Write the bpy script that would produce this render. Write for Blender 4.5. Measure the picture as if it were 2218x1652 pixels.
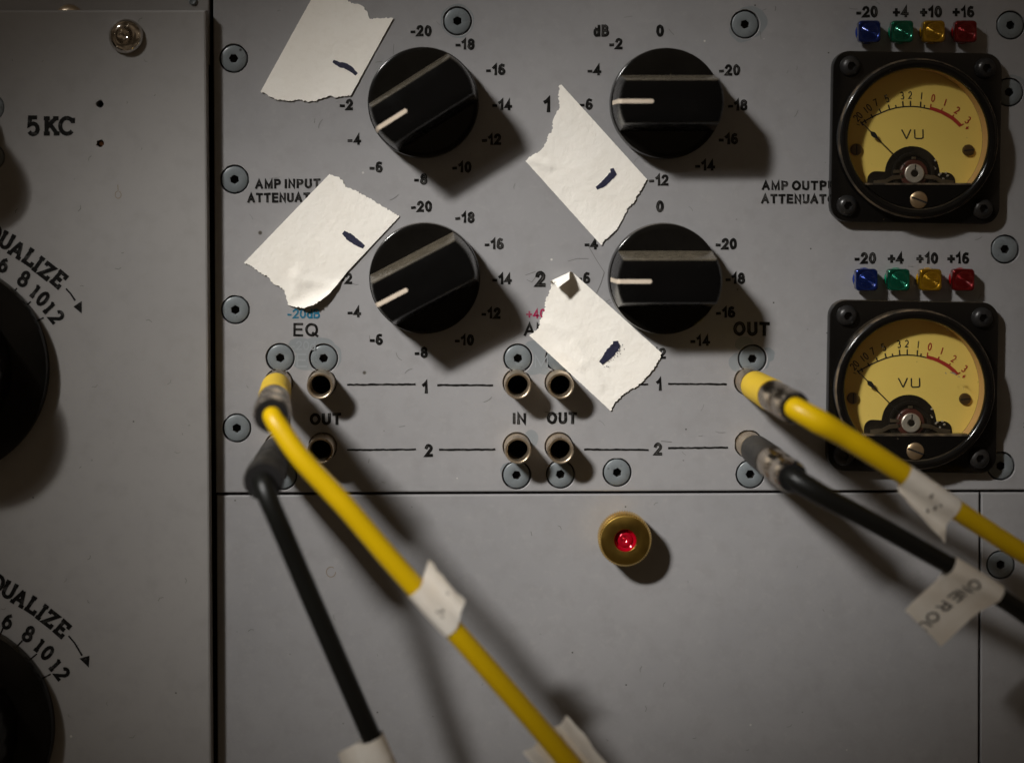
import bpy, math, random
import numpy as np
from mathutils import Vector, Matrix, noise
from mathutils.geometry import delaunay_2d_cdt

random.seed(7)
for o in list(bpy.data.objects):
    bpy.data.objects.remove(o)
SC = bpy.context.scene
COL = SC.collection

# ------------------------------------------------------------------ scale
# one unit of the layout ("u") is 0.1 mm on the panel; x to the right, y downwards, h out of the panel
S = 0.0001
CX, CY = 1109.0, 826.0          # middle of the photographed area
FX, FY, DC = 1000.0, 400.0, 3800.0   # foot of the camera's perpendicular on the panel, and its distance

def U(px, py, h=0.0):
    f = 1.0 - h / DC
    return FX + (px - FX) * f, FY + (py - FY) * f

def W(x, y, h=0.0):
    return Vector(((x - CX) * S, -h * S, (CY - y) * S))

def WU(px, py, h=0.0):
    x, y = U(px, py, h)
    return W(x, y, h)

# ------------------------------------------------------------------ camera
cam_d = bpy.data.cameras.new('camera')
cam = bpy.data.objects.new('camera', cam_d)
COL.objects.link(cam)
cam.location = W(FX, FY, DC)
cam.rotation_euler = (math.radians(90), 0, 0)
cam_d.sensor_width = 36.0
cam_d.lens = 36.0 * DC / 2218.0
cam_d.shift_x = (CX - FX) / 2218.0
cam_d.shift_y = -(CY - FY) / 2218.0
cam_d.clip_start = 0.005
cam_d.clip_end = 20.0
cam_d.dof.use_dof = True
cam_d.dof.focus_distance = DC * S
cam_d.dof.aperture_fstop = 5.0
SC.camera = cam

# ------------------------------------------------------------------ world: a dim warm room
world = bpy.data.worlds.new('World')
SC.world = world
world.use_nodes = True
wn, wl = world.node_tree.nodes, world.node_tree.links
wn.clear()
wo = wn.new('ShaderNodeOutputWorld')
wb = wn.new('ShaderNodeBackground')
wt = wn.new('ShaderNodeTexCoord')
wnoi = wn.new('ShaderNodeTexNoise')
wnoi.inputs['Scale'].default_value = 1.7
wnoi.inputs['Detail'].default_value = 3.0
wr = wn.new('ShaderNodeValToRGB')
wr.color_ramp.elements[0].position = 0.42
wr.color_ramp.elements[0].color = (0.036, 0.026, 0.016, 1)
wr.color_ramp.elements[1].position = 0.68
wr.color_ramp.elements[1].color = (0.20, 0.15, 0.10, 1)
wl.new(wt.outputs['Generated'], wnoi.inputs['Vector'])
wl.new(wnoi.outputs['Fac'], wr.inputs['Fac'])
wv = wn.new('ShaderNodeTexVoronoi')
wv.inputs['Scale'].default_value = 3.2
wl.new(wt.outputs['Generated'], wv.inputs['Vector'])
wm = wn.new('ShaderNodeMapRange')
wm.inputs[1].default_value, wm.inputs[2].default_value = 0.045, 0.07
wm.inputs[3].default_value, wm.inputs[4].default_value = 5.0, 0.0
wl.new(wv.outputs['Distance'], wm.inputs[0])
wa = wn.new('ShaderNodeMix')
wa.data_type = 'RGBA'
wa.blend_type = 'ADD'
wa.inputs[0].default_value = 1.0
wc = wn.new('ShaderNodeMix')
wc.data_type = 'RGBA'
wc.blend_type = 'MULTIPLY'
wc.inputs[0].default_value = 1.0
wc.inputs[6].default_value = (1.0, 0.86, 0.68, 1)
wl.new(wm.outputs[0], wc.inputs[7])
wl.new(wr.outputs['Color'], wa.inputs[6])
wl.new(wc.outputs[2], wa.inputs[7])
wl.new(wa.outputs[2], wb.inputs['Color'])
wl.new(wb.outputs[0], wo.inputs['Surface'])
wb.inputs['Strength'].default_value = 0.62

# ------------------------------------------------------------------ the lamp, up to the left
# oval cone stands in for lens vignetting; a weak wide spot is added to lengthen the falloff
LAIM = W(1160, 855, 0)
LPOS = W(1080 - 4000, 840 - 4250, 4700)

def spot(name, energy, rx, ry, turn):
    d = bpy.data.lights.new(name, 'SPOT')
    o = bpy.data.objects.new(name, d)
    COL.objects.link(o)
    z = (LPOS - LAIM).normalized()
    x = (Vector((1, 0, 0)) - z * z.x).normalized()
    y = z.cross(x)
    M = np.array([[x.x, x.z], [y.x, y.z]]) @ np.array([[math.cos(turn), -math.sin(turn)], [math.sin(turn), math.cos(turn)]]) @ np.diag([rx, ry])     # panel oval seen in the lamp's own plane
    Uu, Sg, _ = np.linalg.svd(M)
    ax = x * float(Uu[0, 0]) + y * float(Uu[1, 0])
    ay = z.cross(ax)
    o.location = LPOS
    o.rotation_euler = Matrix((ax, ay, z)).transposed().to_euler()
    dist = (LPOS - LAIM).length / S
    o.scale = (1.0, float(Sg[1] / Sg[0]), 1.0)
    d.spot_size = 2 * math.atan(float(Sg[0]) / dist)
    d.spot_blend = 1.0
    d.energy = energy
    d.color = LAMP_COLOUR
    d.shadow_soft_size = 0.058
    return o
LAMP_COLOUR = (1.0, 0.985, 0.95)
spot('lamp_core', 77.0, 1190, 465, 0.38)
spot('added_wide_spot', 4.0, 2300, 1700, 0.40)

SC.view_settings.view_transform = 'Standard'
SC.view_settings.look = 'None'
SC.view_settings.exposure = 0.0
SC.view_settings.gamma = 1.0
SC.view_settings.use_curve_mapping = False
SC.cycles.max_bounces = 10
SC.cycles.use_denoising = True

# ------------------------------------------------------------------ materials
MATS = {}

def mat(name, col=(0.5, 0.5, 0.5), rough=0.5, metal=0.0, spec=0.5, coat=0.0, trans=0.0, ior=1.45,
        var=None, bump=None, rvar=None, specks=None, sss=0.0, aniso=0.0):
    """var=(scale, amount, colour2) noise towards colour2; bump=(scale, strength, distance in u);
    specks=(scale, threshold, colour); rvar=(scale, amount)"""
    m = bpy.data.materials.new(name)
    m.use_nodes = True
    nt = m.node_tree
    N, L = nt.nodes, nt.links
    b = N['Principled BSDF']
    b.inputs['Roughness'].default_value = rough
    b.inputs['Metallic'].default_value = metal
    b.inputs['Specular IOR Level'].default_value = spec
    b.inputs['IOR'].default_value = ior
    b.inputs['Coat Weight'].default_value = coat
    b.inputs['Coat Roughness'].default_value = 0.08
    b.inputs['Transmission Weight'].default_value = trans
    b.inputs['Anisotropic'].default_value = aniso
    if sss:
        b.inputs['Subsurface Weight'].default_value = sss
        b.inputs['Subsurface Radius'].default_value = (0.001, 0.001, 0.001)
        b.inputs['Subsurface Scale'].default_value = 1.0
    b.inputs['Base Color'].default_value = (*col, 1)
    tc = N.new('ShaderNodeTexCoord')
    oi = N.new('ShaderNodeObjectInfo')
    add = N.new('ShaderNodeVectorMath')
    add.operation = 'ADD'
    L.new(tc.outputs['Object'], add.inputs[0])
    L.new(oi.outputs['Random'], add.inputs[1])
    vec = add.outputs[0]
    cur = None

    def nz(scale, detail=4.0, rough_=0.6):
        n = N.new('ShaderNodeTexNoise')
        n.inputs['Scale'].default_value = scale
        n.inputs['Detail'].default_value = detail
        n.inputs['Roughness'].default_value = rough_
        L.new(vec, n.inputs['Vector'])
        return n

    def mixc(fac, a, c):
        x = N.new('ShaderNodeMix')
        x.data_type = 'RGBA'
        L.new(fac, x.inputs[0])
        if a is None:
            x.inputs[6].default_value = (*col, 1)
        else:
            L.new(a, x.inputs[6])
        x.inputs[7].default_value = (*c, 1)
        return x.outputs[2]

    def rng(v, a, b_, lo, hi):
        r = N.new('ShaderNodeMapRange')
        r.inputs[1].default_value = a
        r.inputs[2].default_value = b_
        r.inputs[3].default_value = lo
        r.inputs[4].default_value = hi
        L.new(v, r.inputs[0])
        return r.outputs[0]
    for v in ([var] if var and not isinstance(var, list) else (var or [])):
        n = nz(v[0])
        lo, hi = (v[3], v[4]) if len(v) > 3 else (0.35, 0.7)
        cur = mixc(rng(n.outputs['Fac'], lo, hi, 0, v[1]), cur, v[2])
    for sp in ([specks] if specks and not isinstance(specks, list) else (specks or [])):
        vo = N.new('ShaderNodeTexVoronoi')
        vo.inputs['Scale'].default_value = sp[0]
        vo.inputs['Randomness'].default_value = 1.0
        L.new(vec, vo.inputs['Vector'])
        cs = N.new('ShaderNodeSeparateColor')
        L.new(vo.outputs['Color'], cs.inputs[0])
        near = rng(vo.outputs['Distance'], sp[1] * 0.5, sp[1], 1, 0)
        pick = rng(cs.outputs[0], sp[3] if len(sp) > 3 else 0.6, (sp[3] if len(sp) > 3 else 0.6) + 0.05, 0, 1)
        mul = N.new('ShaderNodeMath')
        mul.operation = 'MULTIPLY'
        L.new(near, mul.inputs[0])
        L.new(pick, mul.inputs[1])
        cur = mixc(mul.outputs[0], cur, sp[2])
    if cur is not None:
        L.new(cur, b.inputs['Base Color'])
    if rvar:
        n = nz(rvar[0])
        L.new(rng(n.outputs['Fac'], 0.3, 0.7, max(0.02, rough - rvar[1]), rough + rvar[1]), b.inputs['Roughness'])
    if bump:
        n = nz(bump[0], 5.0)
        bp = N.new('ShaderNodeBump')
        bp.inputs['Strength'].default_value = bump[1]
        bp.inputs['Distance'].default_value = bump[2] * S
        L.new(n.outputs['Fac'], bp.inputs['Height'])
        L.new(bp.outputs['Normal'], b.inputs['Normal'])
    MATS[name] = m
    return m

GREY = (0.278, 0.270, 0.272)
M_paint = mat('grey_paint', GREY, 0.42, spec=0.4,
              var=[(22, 0.45, (0.228, 0.226, 0.234)), (70, 0.3, (0.325, 0.315, 0.315)), (8, 0.35, (0.245, 0.24, 0.245)), (240, 0.3, (0.20, 0.192, 0.188), .48, .72), (520, 0.25, (0.35, 0.335, 0.325), .55, .75)],
              specks=[(260, 0.06, (0.04, 0.035, 0.03), 0.80), (150, 0.045, (0.55, 0.52, 0.48), 0.84), (90, 0.05, (0.07, 0.06, 0.05), 0.86)],
              bump=(650, 0.22, 1.4), rvar=(30, 0.12))
M_paint2 = mat('older_grey_paint', (0.27, 0.257, 0.248), 0.42, spec=0.4,
               var=[(15, 0.4, (0.225, 0.218, 0.215)), (55, 0.28, (0.31, 0.295, 0.28)), (240, 0.3, (0.20, 0.192, 0.185), .48, .72)],
               specks=[(230, 0.055, (0.04, 0.035, 0.03), 0.80), (140, 0.05, (0.5, 0.47, 0.42), 0.9)],
               bump=(900, 0.12, 1.0), rvar=(30, 0.1))
M_screw = mat('screw_paint', (0.165, 0.182, 0.19), 0.36, spec=0.45, var=[(45, 0.7, (0.105, 0.115, 0.12)), (260, 0.5, (0.21, 0.222, 0.225), .5, .7), (160, 0.8, (0.05, 0.048, 0.045), .66, .72)],
              specks=(420, 0.16, (0.03, 0.03, 0.03), 0.86), bump=(500, 0.2, 2.0), rvar=(200, 0.12))
M_screwdark = mat('screw_socket', (0.012, 0.010, 0.008), 0.6)
M_patch = mat('touch_up_paint', (0.19, 0.205, 0.215), 0.36, spec=0.45, var=(150, 0.4, (0.26, 0.265, 0.27)), bump=(400, 0.2, 1.5))
M_patch2 = mat('raised_letter_sheen', (0.245, 0.26, 0.27), 0.34, spec=0.5, var=(150, 0.5, (0.22, 0.235, 0.245)))  # same paint lightened: the sheen on raised letters put into the colour
M_ink = mat('black_paint_fill', (0.006, 0.0055, 0.005), 0.5, spec=0.15, var=(700, 0.5, (0.09, 0.085, 0.08), 0.56, 0.68), bump=(800, 0.5, 3.0))
M_groove_glint = mat('groove_glint', (0.007, 0.0065, 0.006), 0.34, spec=0.3, var=(420, 0.8, (0.08, 0.075, 0.07), 0.50, 0.62), bump=(900, 0.6, 4.0))  # lighter patches paint the reflection off the engraved groove's floor
M_inkblue = mat('blue_paint_fill', (0.004, 0.115, 0.20), 0.42, var=(800, 0.5, (0.12, 0.18, 0.21), 0.5, 0.66))
M_inkred = mat('magenta_paint_fill', (0.30, 0.008, 0.06), 0.42, var=(800, 0.5, (0.3, 0.14, 0.16), 0.5, 0.66))
M_hair = mat('scratch_mark', (0.11, 0.105, 0.10), 0.6)
M_stain = mat('brown_stain', (0.20, 0.155, 0.11), 0.6)
M_knob = mat('black_phenolic', (0.0036, 0.0032, 0.0027), 0.17, spec=0.3, var=(150, 0.5, (0.008, 0.007, 0.006)),
             specks=(520, 0.06, (0.30, 0.26, 0.18), 0.95), rvar=(90, 0.06), bump=(1200, 0.08, 1.0))
M_knobtop = mat('brushed_black_phenolic', (0.003, 0.0028, 0.0027), 0.24, spec=0.2, rvar=(140, 0.06),
                specks=(420, 0.05, (0.2, 0.18, 0.14), 0.95), bump=(900, 0.12, 1.5))
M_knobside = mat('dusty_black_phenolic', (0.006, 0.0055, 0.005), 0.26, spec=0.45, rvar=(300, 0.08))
def settle_dust(m, col, amount):
    nt = m.node_tree
    N, L = nt.nodes, nt.links
    b_ = N['Principled BSDF']
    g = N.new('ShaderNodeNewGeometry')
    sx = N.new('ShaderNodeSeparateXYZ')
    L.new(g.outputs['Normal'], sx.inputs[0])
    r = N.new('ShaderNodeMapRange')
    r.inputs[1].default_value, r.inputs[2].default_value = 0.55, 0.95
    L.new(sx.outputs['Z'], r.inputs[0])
    tc = N.new('ShaderNodeTexCoord')
    n = N.new('ShaderNodeTexNoise')
    n.inputs['Scale'].default_value = 650
    n.inputs['Detail'].default_value = 3
    L.new(tc.outputs['Object'], n.inputs['Vector'])
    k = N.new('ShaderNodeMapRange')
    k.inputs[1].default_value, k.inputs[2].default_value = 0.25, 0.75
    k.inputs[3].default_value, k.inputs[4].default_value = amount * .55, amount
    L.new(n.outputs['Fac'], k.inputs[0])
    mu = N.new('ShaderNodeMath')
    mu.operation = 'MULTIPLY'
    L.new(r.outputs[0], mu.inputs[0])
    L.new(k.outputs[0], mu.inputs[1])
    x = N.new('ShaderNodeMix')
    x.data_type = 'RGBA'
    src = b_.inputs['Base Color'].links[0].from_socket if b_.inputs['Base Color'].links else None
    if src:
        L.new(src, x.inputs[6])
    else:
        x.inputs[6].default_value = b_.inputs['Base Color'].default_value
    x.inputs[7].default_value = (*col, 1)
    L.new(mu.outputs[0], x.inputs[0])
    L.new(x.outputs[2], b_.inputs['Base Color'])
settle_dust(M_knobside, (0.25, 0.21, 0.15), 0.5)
M_pointer = mat('ivory_pointer_paint', (0.66, 0.56, 0.45), 0.5, var=(400, 0.5, (0.5, 0.40, 0.30)))
M_tape = mat('masking_tape', (0.85, 0.81, 0.745), 0.75, spec=0.2, var=[(90, 0.3, (0.78, 0.72, 0.63)), (600, 0.3, (0.74, 0.69, 0.61), .5, .72)],
             bump=(950, 0.45, 2.8))
M_tapeedge = mat('tape_back', (0.42, 0.32, 0.19), 0.7)
M_marker = mat('marker_ink', (0.012, 0.013, 0.035), 0.55, var=(900, 0.5, (0.05, 0.05, 0.10), 0.5, 0.7))
M_jack = mat('worn_nickel_brass', (0.60, 0.49, 0.36), 0.32, metal=0.88, var=(220, 0.6, (0.36, 0.27, 0.17)), rvar=(300, 0.12), bump=(700, 0.2, 1.5))
M_void = mat('dark_bore', (0.004, 0.003, 0.003), 0.8)  # near-black puts the shade inside bores and slots into the colour
M_ycord = mat('yellow_cable_jacket', (0.72, 0.46, 0.002), 0.36, spec=0.4, var=(60, 0.3, (0.62, 0.38, 0.003)), bump=(300, 0.1, 1.5))
M_ysleeve = mat('yellow_plug_sleeve', (0.70, 0.47, 0.03), 0.55, spec=0.3, var=(120, 0.45, (0.52, 0.35, 0.06)), bump=(600, 0.15, 1.5))
M_bcord = mat('black_cable_jacket', (0.007, 0.007, 0.0062), 0.38, spec=0.35, bump=(300, 0.1, 1.5))
M_shrink = mat('heat_shrink', (0.010, 0.0105, 0.0095), 0.32, spec=0.42, bump=(120, 0.2, 2.5))
M_bsleeve = mat('grey_plug_sleeve', (0.022, 0.020, 0.018), 0.5, spec=0.4, var=(200, 0.6, (0.055, 0.047, 0.037)), bump=(700, 0.3, 2))
M_bsleeve2 = mat('black_rubber_boot', (0.022, 0.020, 0.017), 0.5, spec=0.4, var=(200, 0.6, (0.05, 0.042, 0.032)), bump=(500, 0.3, 2))
M_ferrule = mat('worn_nickel', (0.52, 0.45, 0.37), 0.24, metal=1.0, var=(90, 0.3, (0.40, 0.32, 0.23)), rvar=(120, 0.05), bump=(500, 0.15, 1))
M_label = mat('label_paper', (0.92, 0.87, 0.79), 0.55, spec=0.3, var=(120, 0.5, (0.82, 0.71, 0.58)), bump=(160, 0.6, 6))
M_labelink = mat('label_print', (0.02, 0.018, 0.016), 0.5)
M_smudge = mat('label_smudge', (0.22, 0.19, 0.16), 0.6)
M_bake = mat('black_bakelite', (0.0045, 0.004, 0.0036), 0.17, spec=0.5, specks=[(420, 0.06, (0.35, 0.26, 0.17), 0.88), (900, 0.09, (0.14, 0.10, 0.07), 0.9)], rvar=(120, 0.08))
M_rim = mat('dusty_bakelite_edge', (0.03, 0.024, 0.018), 0.45, var=(300, 0.7, (0.20, 0.145, 0.09), 0.42, 0.66))
M_dial = mat('yellow_dial_paper', (0.74, 0.55, 0.135), 0.6, spec=0.25, var=(60, 0.3, (0.64, 0.46, 0.10)), specks=(300, 0.045, (0.25, 0.15, 0.03), 0.88))
M_dialink = mat('dial_black_print', (0.018, 0.016, 0.010), 0.6)
M_dialred = mat('dial_red_print', (0.33, 0.022, 0.012), 0.6)
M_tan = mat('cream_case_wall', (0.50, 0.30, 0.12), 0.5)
M_needle = mat('needle_black', (0.008, 0.008, 0.008), 0.45)
M_moved = mat('movement_shadow_metal', (0.010, 0.008, 0.006), 0.36, metal=0.3, var=(200, 0.6, (0.045, 0.036, 0.024), 0.5, 0.7))
M_moveb = mat('movement_frame', (0.30, 0.25, 0.18), 0.3, metal=0.9, var=(250, 0.7, (0.12, 0.09, 0.06)))
M_silver = mat('silver_pivot', (0.66, 0.62, 0.55), 0.42, metal=0.8, var=(300, 0.5, (0.42, 0.38, 0.32)))
M_coil = mat('red_brown_coil', (0.055, 0.014, 0.009), 0.45)
M_dscrew = mat('bronze_dial_screw', (0.12, 0.075, 0.03), 0.4, metal=0.7)
M_brscrew = mat('worn_brass_screw', (0.52, 0.38, 0.23), 0.38, metal=0.9, var=(260, 0.6, (0.34, 0.22, 0.12)), bump=(500, 0.2, 2))
M_bolt = mat('black_oxide', (0.028, 0.027, 0.027), 0.34, metal=0.5, var=(240, 0.6, (0.05, 0.045, 0.04)), rvar=(200, 0.1))
M_brass = mat('turned_brass', (0.38, 0.245, 0.055), 0.4, metal=1.0, var=[(300, 0.4, (0.40, 0.25, 0.05)), (60, 0.35, (0.42, 0.26, 0.06))], rvar=(150, 0.1), aniso=0.5)
M_brassrim = mat('knurled_brass', (0.88, 0.62, 0.20), 0.27, metal=1.0, var=(300, 0.4, (0.6, 0.38, 0.09)))
M_chrome = mat('polished_steel', (0.62, 0.58, 0.54), 0.07, metal=1.0)
M_rack = mat('rack_black', (0.006, 0.005, 0.004), 0.7)
M_copper = mat('copper_end', (0.6, 0.33, 0.2), 0.3, metal=1.0)

def jewel(name, col):
    m = mat(name, col, 0.2, metal=0.72, coat=0.9)
    return m
M_jewels = {'blue': jewel('blue_jewel', (0.004, 0.02, 0.14)), 'green': jewel('green_jewel', (0.0, 0.12, 0.065)),
            'amber': jewel('amber_jewel', (0.34, 0.18, 0.003)), 'red': jewel('red_jewel', (0.17, 0.001, 0.003))}
M_litfeet = {k: mat(k + '_foot', c_, 0.25, spec=0.5, sss=0.0) for k, c_ in (('blue', (0.004, 0.025, 0.20)), ('green', (0.0, 0.20, 0.10)), ('amber', (0.42, 0.22, 0.003)), ('red', (0.25, 0.002, 0.004)))}  # brighter than the lenses: light passing through them put into the colour
M_ruby = mat('ruby_lens', (0.50, 0.002, 0.018), 0.12, metal=0.45, coat=0.8)

def glass_mat():
    m = bpy.data.materials.new('clear_meter_glass')
    m.use_nodes = True
    N, L = m.node_tree.nodes, m.node_tree.links
    N.clear()
    o = N.new('ShaderNodeOutputMaterial')
    t = N.new('ShaderNodeBsdfTransparent')
    t.inputs[0].default_value = (0.96, 0.95, 0.92, 1)
    g = N.new('ShaderNodeBsdfGlossy')
    g.inputs['Roughness'].default_value = 0.04
    lw = N.new('ShaderNodeLayerWeight')
    pw = N.new('ShaderNodeMath')
    pw.operation = 'POWER'
    pw.inputs[1].default_value = 5.0
    L.new(lw.outputs['Facing'], pw.inputs[0])
    f = N.new('ShaderNodeMath')
    f.operation = 'MULTIPLY_ADD'
    f.inputs[1].default_value = 0.9
    f.inputs[2].default_value = 0.025
    L.new(pw.outputs[0], f.inputs[0])
    x = N.new('ShaderNodeMixShader')
    L.new(f.outputs[0], x.inputs[0])
    L.new(t.outputs[0], x.inputs[1])
    L.new(g.outputs[0], x.inputs[2])
    # dust on the pane
    d = N.new('ShaderNodeBsdfDiffuse')
    d.inputs[0].default_value = (0.5, 0.42, 0.3, 1)
    tc = N.new('ShaderNodeTexCoord')
    v = N.new('ShaderNodeTexVoronoi')
    v.inputs['Scale'].default_value = 420
    L.new(tc.outputs['Object'], v.inputs['Vector'])
    r = N.new('ShaderNodeMapRange')
    r.inputs[1].default_value = 0.02
    r.inputs[2].default_value = 0.07
    r.inputs[3].default_value = 0.35
    r.inputs[4].default_value = 0.008
    L.new(v.outputs['Distance'], r.inputs[0])
    y = N.new('ShaderNodeMixShader')
    L.new(r.outputs[0], y.inputs[0])
    L.new(x.outputs[0], y.inputs[1])
    L.new(d.outputs[0], y.inputs[2])
    L.new(y.outputs[0], o.inputs['Surface'])
    return m
M_glass = glass_mat()
settle_dust(M_bake, (0.22, 0.17, 0.11), 0.3)
settle_dust(M_knob, (0.16, 0.13, 0.09), 0.35)

# ------------------------------------------------------------------ object helpers
def tag(o, label, cat, group=None, kind=None):
    if label:
        o['label'] = label
    if cat:
        o['category'] = cat
    if group:
        o['group'] = group
    if kind:
        o['kind'] = kind
    return o

def thing(name, label, cat, x, y, h=0.0, rot=0.0, group=None):
    o = bpy.data.objects.new(name, None)
    o.empty_display_size = 0.005
    COL.objects.link(o)
    o.location = W(x, y, h)
    o.rotation_euler = (0, rot, 0)
    return tag(o, label, cat, group)

def kids(o):
    return [c for c in bpy.data.objects if c.parent == o]

def dup(root, x, y, h=0.0, rot=0.0, label=None):
    r = root.copy()
    COL.objects.link(r)
    r.location = W(x, y, h)
    r.rotation_euler = (0, rot, 0)
    if label:
        r['label'] = label
    for ch in kids(root):
        c = ch.copy()
        COL.objects.link(c)
        c.parent = r
        for g in kids(ch):
            d = g.copy()
            COL.objects.link(d)
            d.parent = c
    return r

class MB:
    """collects vertices (u, v up, w out; in u) and faces, links them as one mesh object"""
    def __init__(self):
        self.v, self.f = [], []

    def vert(self, u, v, w):
        self.v.append((u, v, w))
        return len(self.v) - 1

    def face(self, *i):
        self.f.append(tuple(i))

    def rings(self, rings, close=True, cap0=False, cap1=False):
        idx = [[self.vert(*p) for p in r] for r in rings]
        for a, b in zip(idx, idx[1:]):
            n = len(a)
            for k in range(n if close else n - 1):
                k2 = (k + 1) % n
                self.face(a[k], a[k2], b[k2], b[k])
        if cap0:
            self.face(*reversed(idx[0]))
        if cap1:
            self.face(*idx[-1])
        return idx

    def lathe(self, prof, seg=64, cx=0.0, cy=0.0, rf=None, cap1=True, cap0=False):
        """prof: list of (r, w); rf optional list of functions theta->factor"""
        rings = []
        for k, (r, w) in enumerate(prof):
            ring = []
            for i in range(seg):
                t = 2 * math.pi * i / seg
                q = r(t) if callable(r) else r
                ring.append((cx + q * math.cos(t), cy + q * math.sin(t), w))
            rings.append(ring)
        return self.rings(rings, True, cap0, cap1)

    def strip(self, pts, width, w, closed=False):
        """flat ribbon along a 2-D polyline with mitred joints; width may be a list"""
        n = len(pts)
        P = [Vector(p) for p in pts]
        L, R = [], []
        for i in range(n):
            a = P[i - 1] if (i > 0 or closed) else None
            b = P[(i + 1) % n] if (i < n - 1 or closed) else None
            d1 = (P[i] - a).normalized() if a is not None else None
            d2 = (b - P[i]).normalized() if b is not None else None
            d1 = d1 or d2
            d2 = d2 or d1
            t = d1 + d2
            t = t.normalized() if t.length > 1e-4 else d1
            nn = Vector((-t.y, t.x))
            c = max(0.45, nn.dot(Vector((-d1.y, d1.x))))
            hw = (width[i] if isinstance(width, (list, tuple)) else width) / 2 / c
            L.append(self.vert(P[i].x + nn.x * hw, P[i].y + nn.y * hw, w))
            R.append(self.vert(P[i].x - nn.x * hw, P[i].y - nn.y * hw, w))
        for i in range(n if closed else n - 1):
            j = (i + 1) % n
            self.face(L[i], R[i], R[j], L[j])

    def poly(self, pts, w):
        self.face(*[self.vert(p[0], p[1], w) for p in pts])

    def prism(self, pts, w0, w1, bev=0.0):
        """outline pts (ccw) from w0 to w1, with a bevelled front edge"""
        cx = sum(p[0] for p in pts) / len(pts)
        cy = sum(p[1] for p in pts) / len(pts)
        def sc(p, b):
            d = Vector((p[0] - cx, p[1] - cy))
            l = d.length
            d *= max(0.0, (l - b) / l) if l > 1e-6 else 0
            return (cx + d.x, cy + d.y)
        rs = [[(p[0], p[1], w0) for p in pts]]
        if bev:
            rs.append([(p[0], p[1], w1 - bev) for p in pts])
            rs.append([(*sc(p, bev * 0.3), w1 - bev * 0.3) for p in pts])
            rs.append([(*sc(p, bev), w1) for p in pts])
        else:
            rs.append([(p[0], p[1], w1) for p in pts])
        self.rings(rs, True, False, True)

    def build(self, name, m, parent=None, smooth=True, angle=35, label=None):
        me = bpy.data.meshes.new(name)
        me.from_pydata([(u * S, -w * S, v * S) for u, v, w in self.v], [], self.f)
        me.validate()
        me.materials.append(m)
        if smooth and me.polygons:
            me.polygons.foreach_set('use_smooth', [True] * len(me.polygons))
            me.set_sharp_from_angle(angle=math.radians(angle))
        me.update()
        o = bpy.data.objects.new(name, me)
        COL.objects.link(o)
        if parent is not None:
            o.parent = parent
        if label:
            o['label'] = label
        return o

def point_in(p, poly):
    c = False
    n = len(poly)
    for i in range(n):
        a, b = poly[i], poly[(i + 1) % n]
        if (a[1] > p[1]) != (b[1] > p[1]) and p[0] < (b[0] - a[0]) * (p[1] - a[1]) / (b[1] - a[1]) + a[0]:
            c = not c
    return c

def circle(cx, cy, r, n=32, a0=0.0):
    return [(cx + r * math.cos(a0 + 2 * math.pi * i / n), cy + r * math.sin(a0 + 2 * math.pi * i / n)) for i in range(n)]

def arc(cx, cy, rx, ry, a0, a1, n=10):
    return [(cx + rx * math.cos(math.radians(a0 + (a1 - a0) * i / n)), cy + ry * math.sin(math.radians(a0 + (a1 - a0) * i / n))) for i in range(n + 1)]

def rrect(w, h, r, n=8, rot=0.0, cx=0, cy=0, side=1):
    pts = []
    for sx, sy, a in ((1, 1, 0), (-1, 1, 90), (-1, -1, 180), (1, -1, 270)):
        for p in arc(sx * (w / 2 - r), sy * (h / 2 - r), r, r, a, a + 90, n):
            pts.append(p)
    if side > 1:
        q = []
        for i, p in enumerate(pts):
            q.append(p)
            if (i + 1) % (n + 1) == 0:
                e = pts[(i + 1) % len(pts)]
                q += [(p[0] + (e[0] - p[0]) * k / side, p[1] + (e[1] - p[1]) * k / side) for k in range(1, side)]
        pts = q
    c, s = math.cos(rot), math.sin(rot)
    return [(cx + x * c - y * s, cy + x * s + y * c) for x, y in pts]

# ------------------------------------------------------------------ lettering
_fc = {}
def glyphs(text, bold):
    k = (text, bold)
    if k not in _fc:
        c = bpy.data.curves.new('t', 'FONT')
        c.body = text
        c.offset = bold
        c.resolution_u = 4
        o = bpy.data.objects.new('t', c)
        COL.objects.link(o)
        bpy.context.view_layer.update()
        ev = o.evaluated_get(bpy.context.evaluated_depsgraph_get())
        me = ev.to_mesh()
        vs = [(v.co.x, v.co.y) for v in me.vertices]
        fs = [tuple(p.vertices) for p in me.polygons]
        ev.to_mesh_clear()
        bpy.data.objects.remove(o)
        bpy.data.curves.remove(c)
        x0, x1 = min(v[0] for v in vs), max(v[0] for v in vs)
        y0, y1 = min(v[1] for v in vs), max(v[1] for v in vs)
        _fc[k] = (vs, fs, x0, x1, y0, y1)
    return _fc[k]

def text2d(text, height, width=None, bold=0.02, wf=0.93):
    vs, fs, x0, x1, y0, y1 = glyphs(text, bold)
    k = height / (y1 - y0)
    kx = width / (x1 - x0) if width else k * wf
    return [((x - (x0 + x1) / 2) * kx, (y - (y0 + y1) / 2) * k) for x, y in vs], fs

def put_text(mb, text, x, y, height, width=None, w=0.5, rot=0.0, bold=0.02, wf=0.93, ox=0, oy=0):
    """x, y in panel coordinates (y down) relative to the parent's origin ox, oy"""
    vs, fs = text2d(text, height, width, bold, wf)
    c, s = math.cos(rot), math.sin(rot)
    base = len(mb.v)
    for a, b in vs:
        mb.vert(x - ox + a * c - b * s, -(y - oy) + a * s + b * c, w)
    for f in fs:
        mb.face(*[base + i for i in f])

def E(cx, cy, rx, ry, n=14):
    return arc(cx, cy, rx, ry, 90, 90 - 360 * (n - 1) / n, n - 1)

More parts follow.
